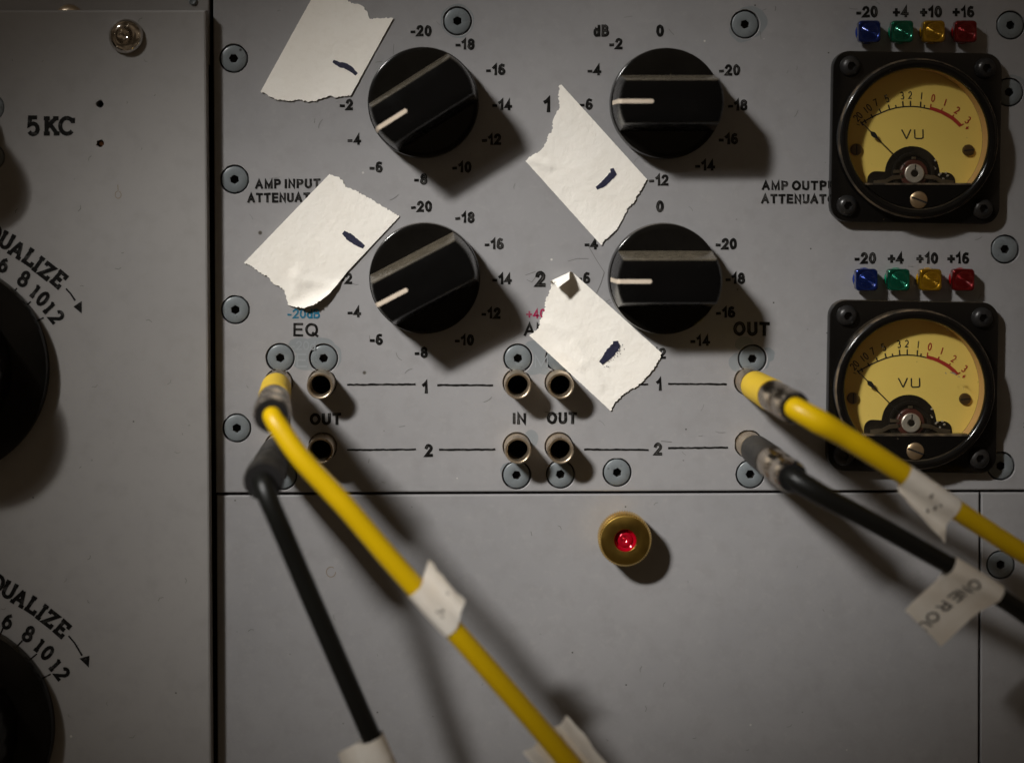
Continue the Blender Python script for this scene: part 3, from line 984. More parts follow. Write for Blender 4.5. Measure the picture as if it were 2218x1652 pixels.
# ================================================================== pointer knobs
def make_knob(x, y, rot, label):
    t = thing('pointer_knob', label, 'knob', x, y, 0, rot, 'black bar pointer knobs')
    R = 119.0
    mb = MB()
    mb.lathe([(R - 5, 2.5), (R, 4), (R + 1, 12), (R, 38), (R - 1.0, 41.5), (R - 3.5, 43), (R - 12, 43.2), (R * .6, 42.4)], 128)
    mb.build('skirt', M_knob, t, angle=40)
    def outline(Rr, hw, n=16):
        a = math.asin(hw / Rr)
        right = [(Rr * math.cos(-a + 2 * a * i / n), Rr * math.sin(-a + 2 * a * i / n)) for i in range(n + 1)]
        left = [(-p[0], -p[1]) for p in right]
        return right + left
    lv = [(R - 2.2, 60.5, 41.5), (R - 2.6, 60.0, 46), (R - 9.5, 47.5, 130), (R - 10.8, 46.2, 135), (R - 13.5, 43.5, 138)]
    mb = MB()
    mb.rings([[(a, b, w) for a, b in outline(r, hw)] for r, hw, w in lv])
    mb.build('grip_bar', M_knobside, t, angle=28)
    mb = MB()
    o = outline(lv[-1][0], lv[-1][1])
    rs = [[(a, b, 138.0) for a, b in o], [(a * .96, b * .93, 138.7) for a, b in o], [(a * .5, b * .5, 138.9) for a, b in o]]
    mb.rings(rs, True, False, True)
    mb.build('grip_top', M_knobtop, t, angle=40)
    # pointer: filled groove on the top running down the end of the bar
    mb = MB()
    w0 = 4.5
    xs = [-(R - 14.5), -88, -60, -42]
    tp = [(x_, w0 * (1.0 if i < 3 else 1.0)) for i, x_ in enumerate(xs)]
    up = [(x_, w0, 139.6) for x_ in xs] + [(-42 + w0 * math.sin(a), w0 * math.cos(a), 139.6) for a in (0.5, 1.0, 1.57)]
    dn = [(x_, -w0, 139.6) for x_ in xs] + [(-42 + w0 * math.sin(a), -w0 * math.cos(a), 139.6) for a in (0.5, 1.0)]
    mb.face(*[mb.vert(*p) for p in dn + up[::-1]])
    ends = [(-(R - 14.5), 139.6), (-(R - 11.3), 136.6), (-(R - 8.3), 129.5), (-(R - 5), 90), (-(R - 2.6) , 60)]
    ends = [(a - 1.0, b) for a, b in ends]
    ends[0] = (-(R - 14.5), 139.6)
    mb.rings([[(a, w0, b), (a, -w0, b)] for a, b in ends], close=False)
    mb.build('pointer_line', M_pointer, t, smooth=False)
    return t
k0 = make_knob(*U(917, 223, 20), math.radians(-32.4), 'black pointer knob at upper left between torn tape and its -14 mark')
dup(k0, *U(1441, 225, 20), 0, 0, 'black pointer knob under the dB mark, its pointer level beside the 1')
dup(k0, *U(920, 602, 20), 0, math.radians(-27.5), 'black pointer knob between the AMP INPUT tape and the number 2')
dup(k0, *U(1437, 603, 20), 0, 0, 'black pointer knob right of the number 2, its pointer touching curled tape')

# round skirted knobs of the equalizer plate
def make_round(x, y, R, Ri, top, label, h=EH):
    t = thing('round_knob', label, 'knob', x, y, h, 0, 'round skirted equalizer knobs')
    mb = MB()
    mb.lathe([(R - 8, 3), (R, 5), (R, 28), (R - 2, 32), (R - 7, 34), (Ri + 14, 38), (Ri + 3, 40)], 128)
    mb.build('skirt', M_knob, t, angle=40)
    mb = MB()
    fl = lambda r0: (lambda th: r0 * (1 + 0.012 * math.cos(th * 24)))
    mb.lathe([(Ri, 39), (fl(Ri - 2), 46), (fl(Ri - 9), top - 14), (Ri - 14, top - 4), (Ri - 22, top), (Ri * .5, top - 2)], 192)
    mb.build('grip', M_knob, t, angle=40)
    return t
r0 = make_round(*U(-134, 802, 72), 231, 160, 165, 'big round black knob under the arc of EQUALIZE, upper one, with 8 10 12')
dup(r0, *U(-122, 1582, 72), EH, 0.4, 'big round black knob at the bottom corner below the second EQUALIZE arc')
make_round(*U(-138, 282, 80), 108, 94, 150, 'round black knob beside 5 KC, outside the frame but casting a shadow')

# ================================================================== jacks
def make_jack(x, y, label):
    t = thing('jack_socket', label, 'jack', x, y, 0, 0, 'brass patch jacks')
    mb = MB()
    mb.lathe([(28.6, -60), (28.6, 50), (28.0, 53), (28.4, 54), (28.2, 57.5), (27, 59.2), (25.0, 59.4), (23.2, 58), (22.0, 55), (21.6, 40), (21.2, 10)], 64, cap1=False)
    mb.build('sleeve', M_jack, t, angle=45)
    mb = MB()
    mb.lathe([(21.2, 14), (20.5, -58)], 48)
    mb.build('bore', M_void, t)
    return t
j0 = make_jack(*JACKS[0])
for x, y, lb in JACKS[1:]:
    dup(j0, x, y, 0, 0, lb)

# ================================================================== jewel lights
def make_light(x, y, colour, label):
    t = thing('jewel_light', label, 'indicator light', x, y, 0, 0, 'square jewel lights above the meters')
    mb = MB()
    n = 48
    sq = lambda hw, r: rrect(hw * 2, hw * 2, r, 8, 0, 0, 0, 8)
    rings = []
    base = circle(0, 0, 22, n)
    def ang(p):
        return [(a, b) for a, b in p]
    rr = sq(23.5, 8)
    order = rr
    def circ(r):
        return [(r * math.cos(math.atan2(b, a)), r * math.sin(math.atan2(b, a))) for a, b in order]
    rings.append([(a, b, 0.6) for a, b in circ(21)])
    rings.append([(a, b, 10) for a, b in circ(22.5)])
    rings.append([(a, b, 14) for a, b in [(p[0] * 1.0, p[1] * 1.0) for p in order]])
    rings.append([(a, b, 30) for a, b in order])
    rings.append([(a * .97, b * .97, 32.6) for a, b in order])
    rings.append([(a * .9, b * .9, 33.6) for a, b in order])
    rings.append([(a, b, 33.2) for a, b in circ(20.2)])
    rings.append([(a, b, 31.6) for a, b in circ(19.0)])
    for k in range(5):
        r = 17.6 - 3.4 * k
        rings.append([(a, b, 31.9) for a, b in circ(r)])
        rings.append([(a, b, 32.4) for a, b in circ(max(0.9, r - 0.8))])
        rings.append([(a, b, 33.2) for a, b in circ(max(0.7, r - 2.3))])
        rings.append([(a, b, 33.1) for a, b in circ(max(0.5, r - 2.7))])
    mb.rings(rings, True, False, True)
    mb.build('lens', M_jewels[colour], t, angle=50)
    mb = MB()
    mb.lathe([(24.4, 0.4), (25, 4), (24.4, 9), (22.8, 11.5)], 48, cap1=False)
    mb.build('round_foot', M_litfeet[colour], t)
    return t
for row, (ys, xs, nm) in enumerate(((69.5, (1881, 1952, 2020, 2089), 'upper'), (605.5, (1875, 1944, 2013, 2084), 'lower'))):
    for c, x in zip(('blue', 'green', 'amber', 'red'), xs):
        mk = {'blue': '-20', 'green': '+4', 'amber': '+10', 'red': '+16'}[c]
        make_light(*U(x, ys, 20), c, f'{c} square jewel light under {mk}, in the row above the {nm} meter')

# ================================================================== VU meters
def ZD(zx, zy):
    return 1641.3 + zx / 3.325, zy / 3.325
MX, MY = 1977.0, 300.0
def ML(zx, zy, h):
    px, py = ZD(zx, zy)
    x, y = U(px, py, h)
    return x - MX, MY - y

def make_meter():
    t = thing('level_meter', 'black square VU meter beside the AMP OUTPUT words, with yellow dial and resting needle', 'meter', MX, MY, 0, 0, 'square VU meters')
    # flange
    mb = MB()
    bx, by = U(1990, 300, 56)
    bx, by = bx - MX, MY - by
    def ro_(i):
        return rrect(364 - 2 * i, 368 - 2 * i, 36 - i, 10, math.radians(-1.0), 1.8, 1.4, 24)
    def hole(r):
        return [(bx + r * math.cos(math.atan2(q[1] - by, q[0] - bx)), by + r * math.sin(math.atan2(q[1] - by, q[0] - bx))) for q in ro_(0)]
    mb.rings([[(*q, w_) for q in pts] for pts, w_ in ((ro_(0), 0.5), (ro_(0), 21.5), (ro_(0.9), 24), (ro_(3), 25), (hole(150.5), 25), (hole(150.5), 4), (hole(80), 4))])
    mb.build('case', M_bake, t, angle=30)
    # round bezel with the dust-catching rim
    mb = MB()
    mb.lathe([(171.5, 24.5), (171, 50), (169, 55), (165, 57.6), (159, 58.4), (153.5, 56.6), (150.5, 53), (149.5, 48)], 128, bx, by, cap1=False)
    mb.build('bezel', M_bake, t, angle=50)
    mb = MB()
    mb.lathe([(171.3, 50.6), (169.5, 55.3), (167.8, 56.6)], 128, bx, by, cap1=False)
    mb.build('dusty_rim', M_rim, t, angle=60)
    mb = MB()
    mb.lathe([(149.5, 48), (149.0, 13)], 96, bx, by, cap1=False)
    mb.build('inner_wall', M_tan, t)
    # lower block closing the window along a chord
    cyv = ML(1150, 1322, 54)[1]
    hx = math.sqrt(149.4 ** 2 - (cyv - by) ** 2)
    a0 = math.degrees(math.atan2(cyv - by, -hx))
    a1 = math.degrees(math.atan2(cyv - by, hx))
    seg = arc(bx, by, 149.4, 149.4, 360 + a0, 360 + a1, 28)
    mb = MB()
    mb.prism(seg, 25.5, 54, 2.0)
    mb.build('lower_block', M_bake, t, angle=30)
    mb = MB()
    mb.prism([(bx - hx + 1, cyv - 2.6), (bx + hx - 1, cyv - 2.6), (bx + hx - 1, cyv + 0.9), (bx - hx + 1, cyv + 0.9)], 40, 54.6)
    mb.build('window_sill', M_rim, t, smooth=False)
    # pane
    up = arc(bx, by, 149.2, 149.2, a1, 360 + a0 if a0 < a1 else a0, 64)
    mb = MB()
    mb.prism(up, 48.5, 50.5)
    mb.build('glass_pane', M_glass, t, smooth=False)
    # dial
    mb = MB()
    mb.lathe([(149, 11.5), (60, 12)], 96, bx, by)
    dial = mb.build('dial', M_dial, t)
    HD = 12.4
    ac = [(752, 884), (790, 862), (835, 838), (885, 815), (940, 793), (995, 778), (1050, 770), (1100, 768), (1150, 770), (1200, 778), (1240, 787)]
    mb = MB()
    mb.strip([ML(*p, HD) for p in ac], 2.8, HD)
    for i, (x0, y0, x1, y1) in enumerate([(740, 878, 760, 905), (766, 862, 782, 890), (815, 825, 830, 850), (875, 785, 888, 815), (940, 755, 950, 792), (992, 758, 998, 778),
                            (1044, 730, 1047, 770), (1100, 728, 1100, 768), (1174, 733, 1172, 773), (1201, 757, 1198, 777)]):
        mb.strip([ML(x0, y0, HD), ML(x1, y1, HD)], 3.0, HD + .08 + .05 * (i % 2))
    for s_, zx, zy, r in (('20', 722, 842, -48), ('10', 790, 785, -38), ('7', 850, 742, -28), ('5', 930, 712, -20), ('3', 1040, 690, -8), ('2', 1097, 687, 0), ('1', 1180, 692, 6)):
        for i, ch in enumerate(s_):
            off = (i - (len(s_) - 1) / 2) * 9.0
            x_, y_ = ML(zx, zy, HD)
            ra = math.radians(-r)
            put_strokes(mb, ch, x_ + off * math.cos(ra), -(y_ + off * math.sin(ra)), 15, 0.74, 2.2, ra, HD)
    x_, y_ = ML(722, 898, HD)
    mb.strip([(x_ - 3, y_ + 1), (x_ + 3.5, y_ - 1.5)], 1.6, HD + .2)
    mb.build('black_scale', M_dialink, dial, smooth=False)
    mb = MB()
    for i, ch in enumerate(('V', 'Uv')):
        x_, y_ = ML((1070, 1160)[i], 966, HD)
        put_strokes(mb, ch, x_, -y_, 19.5, (1.35, 1.30)[i], 2.9, math.radians(1.0), HD)
    mb.build('unit_lettering', M_dialink, dial, smooth=False)
    rc = [(1240, 780), (1285, 793), (1325, 808), (1365, 829), (1400, 850), (1435, 880), (1462, 908)]
    mb = MB()
    mb.strip([ML(*p, HD) for p in rc], [7.0, 7.5, 7.5, 8, 8, 8, 7.5], HD + .1)
    for i, (x0, y0, x1, y1) in enumerate([(1248, 750, 1244, 775), (1330, 780, 1322, 800), (1412, 828, 1400, 845), (1482, 893, 1462, 905)]):
        mb.strip([ML(x0, y0, HD), ML(x1, y1, HD)], 2.6, HD + .25 + .05 * (i % 2))
    for ch, zx, zy, r in (('0', 1263, 708, 10), ('1', 1350, 738, 18), ('2', 1436, 796, 28), ('3', 1513, 866, 38), ('+', 1508, 922, 45)):
        x_, y_ = ML(zx, zy, HD)
        put_strokes(mb, ch, x_, -y_, 15 if ch != '+' else 17, 0.74, 2.3, math.radians(-r), HD)
    mb.build('red_scale', M_dialred, dial, smooth=False)
    for zx, zy, sl in ((712, 1077, 90), (1520, 1083, 5)):
        x_, y_ = ML(zx, zy, 18)
        mb = MB()
        mb.lathe([(12.6, 12.2), (12.6, 16), (11, 18.3), (5, 19.2)], 28, x_, y_)
        a = math.radians(sl)
        so = mb.build('dial_screw', M_dscrew, t)
        mb = MB()
        mb.strip([(x_ - 11 * math.cos(a), y_ - 11 * math.sin(a)), (x_ + 11 * math.cos(a), y_ + 11 * math.sin(a))], 2.4, 19.5)
        mb.build('slot', M_void, so, smooth=False)
    # movement: dark sheet painting the shade of the lobed cut-out; frame, coil, pivot
    HM = 12.7
    cx_, cy_ = ML(1112, 1250, HM)
    arch = [(cx_ + 59 * math.cos(a), cy_ + 59 * math.sin(a)) for a in [math.pi * i / 30 for i in range(31)]]
    lobeR = [(cx_ + 74 + 19 * math.cos(a), cy_ - 17 + 19 * math.sin(a)) for a in [math.pi * .5 - math.pi * .5 * i / 8 for i in range(9)]]
    lobeL = [(cx_ - 78 + 19 * math.cos(a), cy_ - 14 + 19 * math.sin(a)) for a in [math.pi - math.pi * .5 * i / 8 for i in range(9)]]
    yb = cyv - 2
    out = arch[:]                                   # right end to left end over the top
    poly = [(cx_ + 93, yb)] + lobeR[::-1] + [(cx_ + 59, cy_ + 2)] + arch[1:-1] + [(cx_ - 59, cy_ + 4)] + lobeL[::-1] + [(cx_ - 97, yb)]
    mb = MB()
    mb.poly(poly, HM)
    cut = mb.build('cutout_shade', M_moved, t, smooth=False)
    mb = MB()
    mb.lathe([(46, 13), (46, 17), (42, 18), (38, 17), (38, 13)], 48, cx_ + 2, cy_, cap1=False)
    mb.build('magnet_ring', M_moved, t)
    x_, y_ = ML(1125, 1250, 22)
    mb = MB()
    mb.lathe([(30, 14), (30, 20.5), (28, 22)], 48, x_, y_)
    mb.build('coil', M_coil, t)
    mb = MB()
    mb.lathe([(20.5, 22.2), (20.5, 27), (19, 28.2), (9, 28.2), (7, 26), (2, 23)], 48, x_, y_)
    pv = mb.build('pivot_disc', M_silver, t)
    mb = MB()
    mb.strip([(x_ + 2, y_ + 19), (x_ + 1, y_ + 8)], 2.6, 28.7)
    mb.lathe([(7.2, 28.5), (4, 28.6)], 24, x_, y_)
    mb.build('slot', M_moved, pv, smooth=False)
    mb = MB()                                       # bridge arms
    for sx in (-1, 1):
        pts = [(x_ + sx * 20, y_ - 6), (x_ + sx * 45, y_ - 9), (x_ + sx * 60, y_ - 17), (x_ + sx * 86, y_ - 20)]
        q = [(a, b + 4.5) for a, b in pts] + [(a, b - 4.5) for a, b in pts[::-1]]
        if sx > 0:
            q = q[::-1]
        mb.prism(q, 16, 22 + (0.3 if sx > 0 else 0), 1.2)
    mb.prism([(x_ - 44, y_ + 1), (x_ - 25, y_ + 1), (x_ - 25, y_ + 7), (x_ - 44, y_ + 8)], 18, 24, 1)
    mb.prism([(x_ - 5, y_ + 31), (x_ + 4, y_ + 31), (x_ + 4, y_ + 36), (x_ - 5, y_ + 36)], 18, 24, 1)
    mb.build('bridge', M_moveb, t, angle=30)
    mb = MB()                                       # solder beads
    for k in range(11):
        bx_, by_ = x_ + random.uniform(32, 76), y_ + random.uniform(-14, 30)
        if bx_ > x_ + 52:
            by_ = y_ + random.uniform(-14, 2)
        mb.lathe([(2.6, 13), (2.4, 15), (1.2, 16.6)], 10, bx_, by_)
    mb.build('solder_beads', M_silver, t)
    # needle
    HN = 24
    n0, n1, nb = ML(740, 874, HN), ML(1003, 1138, HN), ML(834, 970, HN)
    mb = MB()
    dv = (Vector(n1) - Vector(n0))
    dl = dv.length
    dv.normalize()
    q = [Vector(n0) + dv * s_ for s_ in (0, (Vector(nb) - Vector(n0)).length - 9, (Vector(nb) - Vector(n0)).length - 2, (Vector(nb) - Vector(n0)).length + 4,
                                         (Vector(nb) - Vector(n0)).length + 12, dl * .6, dl + 26)]
    wd = [1.6, 2.0, 10.5, 9.5, 2.6, 2.0, 2.2]
    top_, bot = MB(), None
    mb.strip([tuple(p) for p in q], wd, HN)
    mb.strip([tuple(p) for p in q], wd, HN - 1.2)
    mb.build('needle', M_needle, t, smooth=False)
    # zero screw
    x_, y_ = ML(1160, 1440, 56)
    mb = MB()
    mb.lathe([(18.3, 52), (18.3, 55.5), (16.5, 57), (9, 58.2)], 40, x_, y_)
    zs = mb.build('zero_screw', M_brscrew, t, angle=50)
    a = math.radians(-21)
    mb = MB()
    mb.strip([(x_ - 18 * math.cos(a), y_ - 18 * math.sin(a)), (x_, y_), (x_ + 18 * math.cos(a), y_ + 18 * math.sin(a))], 3.6, 58.6)
    mb.build('slot', M_void, zs, smooth=False)
    # four button-head bolts
    for zx, zy in ((672, 478), (1645, 493), (1622, 1503), (648, 1482)):
        x_, y_ = ML(zx, zy, 32)
        mb = MB()
        mb.lathe([(23, 24.8), (23, 27), (21.5, 31.5), (18, 36), (13.5, 38.6), (hexr(8.6), 39.6), (hexr(8.2), 38.8)], 48, x_, y_, cap1=False)
        bo_ = mb.build('corner_bolt', M_bolt, t, angle=50)
        mb = MB()
        mb.lathe([(hexr(8.2), 38.8), (hexr(7.8), 28)], 48, x_, y_)
        mb.build('hex_socket', M_bolt, bo_)
    return t
m0 = make_meter()
m1 = dup(m0, MX - 7.2, MY + 536, 0, 0, 'black square VU meter crossed by the yellow cable, with yellow dial and resting needle')

mb = MB()
for i, (x0, y0, x1, y1, wd) in enumerate(((74, 35, 88, 30, 3.4), (63, 35, 66, 31, 2.0), (90, 26, 96, 24, 1.4))):
    mb.strip([(x0, y0), ((x0 + x1) / 2, (y0 + y1) / 2 + 1.5), (x1, y1)], [wd * .4, wd, wd * .5], 51.0 + .05 * i)
mb.build('glass_smudge', M_smudge, m1, smooth=False)

# ================================================================== brass jewel lamp on the blank panel
x, y = U(1354, 1169, 55)
t = thing('pilot_lamp', 'knurled brass pilot lamp with a red jewel on the blank panel', 'indicator light', x, y, 0)
mb = MB()
kn = lambda r0: (lambda th: r0 + 2.3 * (1 - 2 * abs(((th / (2 * math.pi) * 64) % 1) * 2 - 1)))
mb.lathe([(44, 0.5), (44, 14), (kn(55), 16), (kn(56), 53), (kn(55.6), 56.5), (52.2, 60.2), (51.8, 61)], 320, cap1=False)
mb.build('knurled_rim', M_brassrim, t, angle=30)
mb = MB()
mb.lathe([(52, 61), (51, 61.5), (30, 61.2), (24.4, 60.9), (23.6, 60.2)], 96, cap1=False)
mb.build('brass_face', M_brass, t, angle=30)
mb = MB()
mb.lathe([(23.6, 60.8), (22.6, 55), (19, 50), (16.8, 49.6), (15.6, 52.5), (12, 55), (7, 53), (4, 51), (1.2, 52.6)], 64)
mb.build('red_jewel', M_ruby, t, angle=60)

# ================================================================== masking tape
def densify(pts, step, jit_flags, amp=1.1):
    out = []
    n = len(pts)
    for i in range(n):
        a, b = Vector(pts[i]), Vector(pts[(i + 1) % n])
        k = max(1, int((b - a).length / step))
        nn = Vector((-(b - a).y, (b - a).x)).normalized() if (b - a).length else Vector((0, 0))
        for j in range(k):
            p = a.lerp(b, j / k)
            if j and jit_flags[i]:
                p = p + nn * random.uniform(-amp, amp)
            elif j:
                p = p + nn * random.uniform(-.25, .25)
            out.append(p)
    return out

def make_tape(label, pts, torn, stroke, swidth, bend, thick=1.8, smudge=None, creases=()):
    """bend(x, y) -> (x, y, h): lifts part of the sheet off the panel"""
    cx = sum(p[0] for p in pts) / len(pts)
    cy = sum(p[1] for p in pts) / len(pts)
    t = thing('masking_tape', label, 'tape', cx, cy, 0, 0, 'torn pieces of masking tape')
    B = densify(pts, 2.8, torn, 1.9)
    vs = [Vector((p.x, p.y)) for p in B]
    n = len(vs)
    es = [(i, (i + 1) % n) for i in range(n)]
    x0, x1 = min(p.x for p in B), max(p.x for p in B)
    y0, y1 = min(p.y for p in B), max(p.y for p in B)
    st = 6.0
    yy = y0
    while yy < y1:
        xx = x0
        while xx < x1:
            q = Vector((xx + random.uniform(-1.5, 1.5), yy + random.uniform(-1.5, 1.5)))
            if point_in(q, B) and min((q - b).length for b in B) > 3:
                vs.append(q)
            xx += st
        yy += st
    co, _, fc, *_ = delaunay_2d_cdt(vs, es, [], 1, 1e-6)
    def lift(p):
        wob = 1.3 * noise.noise(Vector((p[0] * .012, p[1] * .012, cx))) + 0.35 * noise.noise(Vector((p[0] * .045, p[1] * .045, 3)))
        x_, y_, h_ = bend(p[0], p[1])
        for ax_, ay_, bx_, by_, hh, ww in creases:
            a_, b_, q_ = Vector((ax_, ay_)), Vector((bx_, by_)), Vector((p[0], p[1]))
            u_ = max(0.0, min(1.0, (q_ - a_).dot(b_ - a_) / (b_ - a_).length_squared))
            dd = (q_ - a_.lerp(b_, u_)).length
            h_ += hh * math.exp(-(dd / ww) ** 2)
        return x_, y_, h_ + 3.4 + wob
    mb = MB()
    topv, botv = [], []
    for c in co:
        x_, y_, h_ = lift(c)
        topv.append(mb.vert(x_ - cx, cy - y_, h_))
    for c in co:
        x_, y_, h_ = lift(c)
        botv.append(mb.vert(x_ - cx, cy - y_, h_ - thick))
    for f in fc:
        mb.face(*[topv[i] for i in reversed(f)])
        mb.face(*[botv[i] for i in f])
    for i in range(n):
        j = (i + 1) % n
        mb.face(topv[i], topv[j], botv[j], botv[i])
    mb.build('tape_sheet', M_tape, t, angle=60)
    mb = MB()
    q = []
    for a, b in zip(stroke, stroke[1:]):
        for k in range(4):
            q.append((a[0] + (b[0] - a[0]) * k / 4, a[1] + (b[1] - a[1]) * k / 4))
    q.append(stroke[-1])
    m_ = len(q)
    ws = [1.3 * swidth * (0.6 + 0.5 * min(1, 3.2 * i / m_, 3.2 * (m_ - 1 - i) / m_)) * random.uniform(.9, 1.12) for i in range(m_)]
    hmax = max(lift(p)[2] for p in q)
    mb.strip([(lift(p)[0] - cx, cy - lift(p)[1]) for p in q], ws, hmax + .35)
    if smudge:
        for k in range(70):
            a = random.random()
            i = min(m_ - 1, int(a * m_))
            px, py = q[i][0] + abs(random.gauss(0, 9)) * .7 + 4, q[i][1] + abs(random.gauss(0, 9)) + 2
            r = random.uniform(.4, 1.1)
            mb.poly(circle(px - cx, cy - py, r, 6), hmax + .4 + .02 * (k % 9))
    mb.build('marker_stroke', M_marker, t, smooth=False)
    return t

flat = lambda x_, y_: (x_, y_, 0.0)
def roll(ax, ay, dx, dy, r, amax):
    """beyond the line through (ax, ay) with outward direction (dx, dy) the sheet rolls up on radius r"""
    L = math.hypot(dx, dy)
    dx, dy = dx / L, dy / L
    def f(x_, y_):
        d = (x_ - ax) * dx + (y_ - ay) * dy
        if d <= 0:
            return x_, y_, 0.0
        a = min(d / r, amax)
        t_ = r * math.sin(a) + max(0, d - a * r) * math.cos(a)
        h_ = r * (1 - math.cos(a)) + max(0, d - a * r) * math.sin(a)
        return x_ + dx * (t_ - d), y_ + dy * (t_ - d), h_
    return f

T1 = [(640, -60), (564.6, 199), (580, 206), (595.5, 216), (610, 217), (626, 220), (648, 215.6), (666.6, 221.5), (680, 220), (693.5, 215), (717.6, 208), (731, 211.5), (760.6, 206), (852, 40),
      (828, 40), (801, 41.6), (797, 29.5), (787, 15), (774, 9), (755, 5), (751, -4), (735, -60)]
T1[0] = (707, -60)
make_tape('torn white tape at the photo top edge with a thin curved marker dash', T1, [0] + [1] * 11 + [0] + [1] * 7 + [0, 0],
          [(721.7, 133), (736.4, 141), (747, 142.5), (760.6, 150.5), (772.7, 162)], 8.5, flat)
T2 = [(529, 569), (546, 576), (563, 590), (582.7, 601), (587, 609.7), (599.5, 618), (616, 628), (620.5, 640.5), (623, 658.7), (637, 664), (664, 668), (684, 662), (699, 651), (714, 638), (753.5, 587), (865, 469),
      (846, 457), (832, 448.7), (812, 436), (787, 422), (762, 409.5), (748, 405), (743.7, 394), (731, 383), (714, 377)]
make_tape('torn white tape over the AMP INPUT words with a lifted lower corner', T2, [1] * 12 + [0, 0, 0] + [1] * 9 + [0],
          [(743.7, 503), (755, 511.7), (770, 523), (788.5, 535)], 10.5, roll(668, 630, 0.45, 0.9, 42, 0.8), creases=[(640, 598, 664, 612, 2.4, 11), (664, 608, 740, 622, 2.2, 10), (650, 585, 640, 635, 2, 12)])
T3 = [(1211.6, 185), (1209.7, 204), (1211, 236), (1200, 255), (1195, 284.6), (1187, 295), (1181.5, 311), (1170.7, 326), (1152, 337), (1138, 349), (1302, 531),
      (1307.5, 523), (1316, 514.5), (1332.7, 500.5), (1344, 481), (1352, 467), (1362, 447), (1373, 439), (1380, 423), (1389.5, 411), (1393.6, 400), (1401.6, 389), (1216, 184)]
make_tape('pointed torn white tape between the number 1 and the dB knob', T3, [1] * 9 + [0] + [1] * 11 + [0, 0],
          [(1325, 365), (1328, 376), (1318.4, 386.6), (1305, 400), (1291.6, 408)], 9.5, flat, creases=[(1150, 345, 1190, 360, 3, 8)])
T4 = [(1184, 572), (1188, 592), (1194, 615), (1190, 635), (1181.5, 649), (1180, 671), (1174.5, 682.4), (1169, 696.4), (1167.5, 710.4), (1146, 726), (1322, 889),
      (1329.4, 875), (1338, 864.5), (1351, 851.6), (1364, 843), (1379, 836.5), (1389.6, 828), (1400, 815), (1415, 800), (1423, 785), (1433.6, 765), (1214, 566)]
make_tape('torn white tape below the number 2, its top corner curled over', T4, [1] * 9 + [0] + [1] * 10 + [0, 0],
          [(1333, 738), (1334, 748), (1324, 760), (1314, 772), (1301, 786)], 13, roll(1214, 611, -0.42, -0.9, 12.5, 2.5), smudge=True, creases=[(1215, 760, 1260, 790, 2.2, 11), (1245, 740, 1300, 830, 2, 12), (1190, 700, 1230, 720, 1.8, 10)])

# ================================================================== patch cables
def frame_path(pts):
    """Catmull-Rom through (x, y, h, radius) panel points -> dense list"""
    P = [Vector((p[0], -p[1], p[2])) for p in pts]
    out = []
    n = len(P)
    for i in range(n - 1):
        a, b, c, d = P[max(0, i - 1)], P[i], P[i + 1], P[min(n - 1, i + 2)]
        k = max(2, int((c - b).length / 12))
        for j in range(k):
            t_ = j / k
            out.append((0.5 * ((2 * b) + (c - a) * t_ + (2 * a - 5 * b + 4 * c - d) * t_ ** 2 + (3 * b - a - 3 * c + d) * t_ ** 3),
                        pts[i][3] + (pts[i + 1][3] - pts[i][3]) * t_))
    out.append((P[-1], pts[-1][3]))
    return out

def tube(mb, path, seg=28, cap0=True, cap1=True, o=Vector((0, 0, 0))):
    up = Vector((0.3, 0.5, 0.8)).normalized()
    rings = []
    n = len(path)
    prev = None
    for i in range(n):
        a = path[max(0, i - 1)][0]
        b = path[min(n - 1, i + 1)][0]
        d = (b - a).normalized()
        s1 = (prev - d * prev.dot(d)).normalized() if prev is not None else d.cross(up).normalized()
        prev = s1
        s2 = d.cross(s1)
        p, r = path[i]
        rings.append([tuple(p - o + s1 * (r * math.cos(2 * math.pi * k / seg)) + s2 * (r * math.sin(2 * math.pi * k / seg))) for k in range(seg)])
    mb.rings(rings, True, cap0, cap1)

def sub(path, f0, f1):
    n = len(path)
    return path[int(f0 * (n - 1)):int(f1 * (n - 1)) + 1]

def axis_path(B, E_, stations):
    return [(B.lerp(E_, s_), r) for s_, r in stations]

def pv(px, py, h):
    x_, y_ = U(px, py, h)
    return Vector((x_, -y_, h))

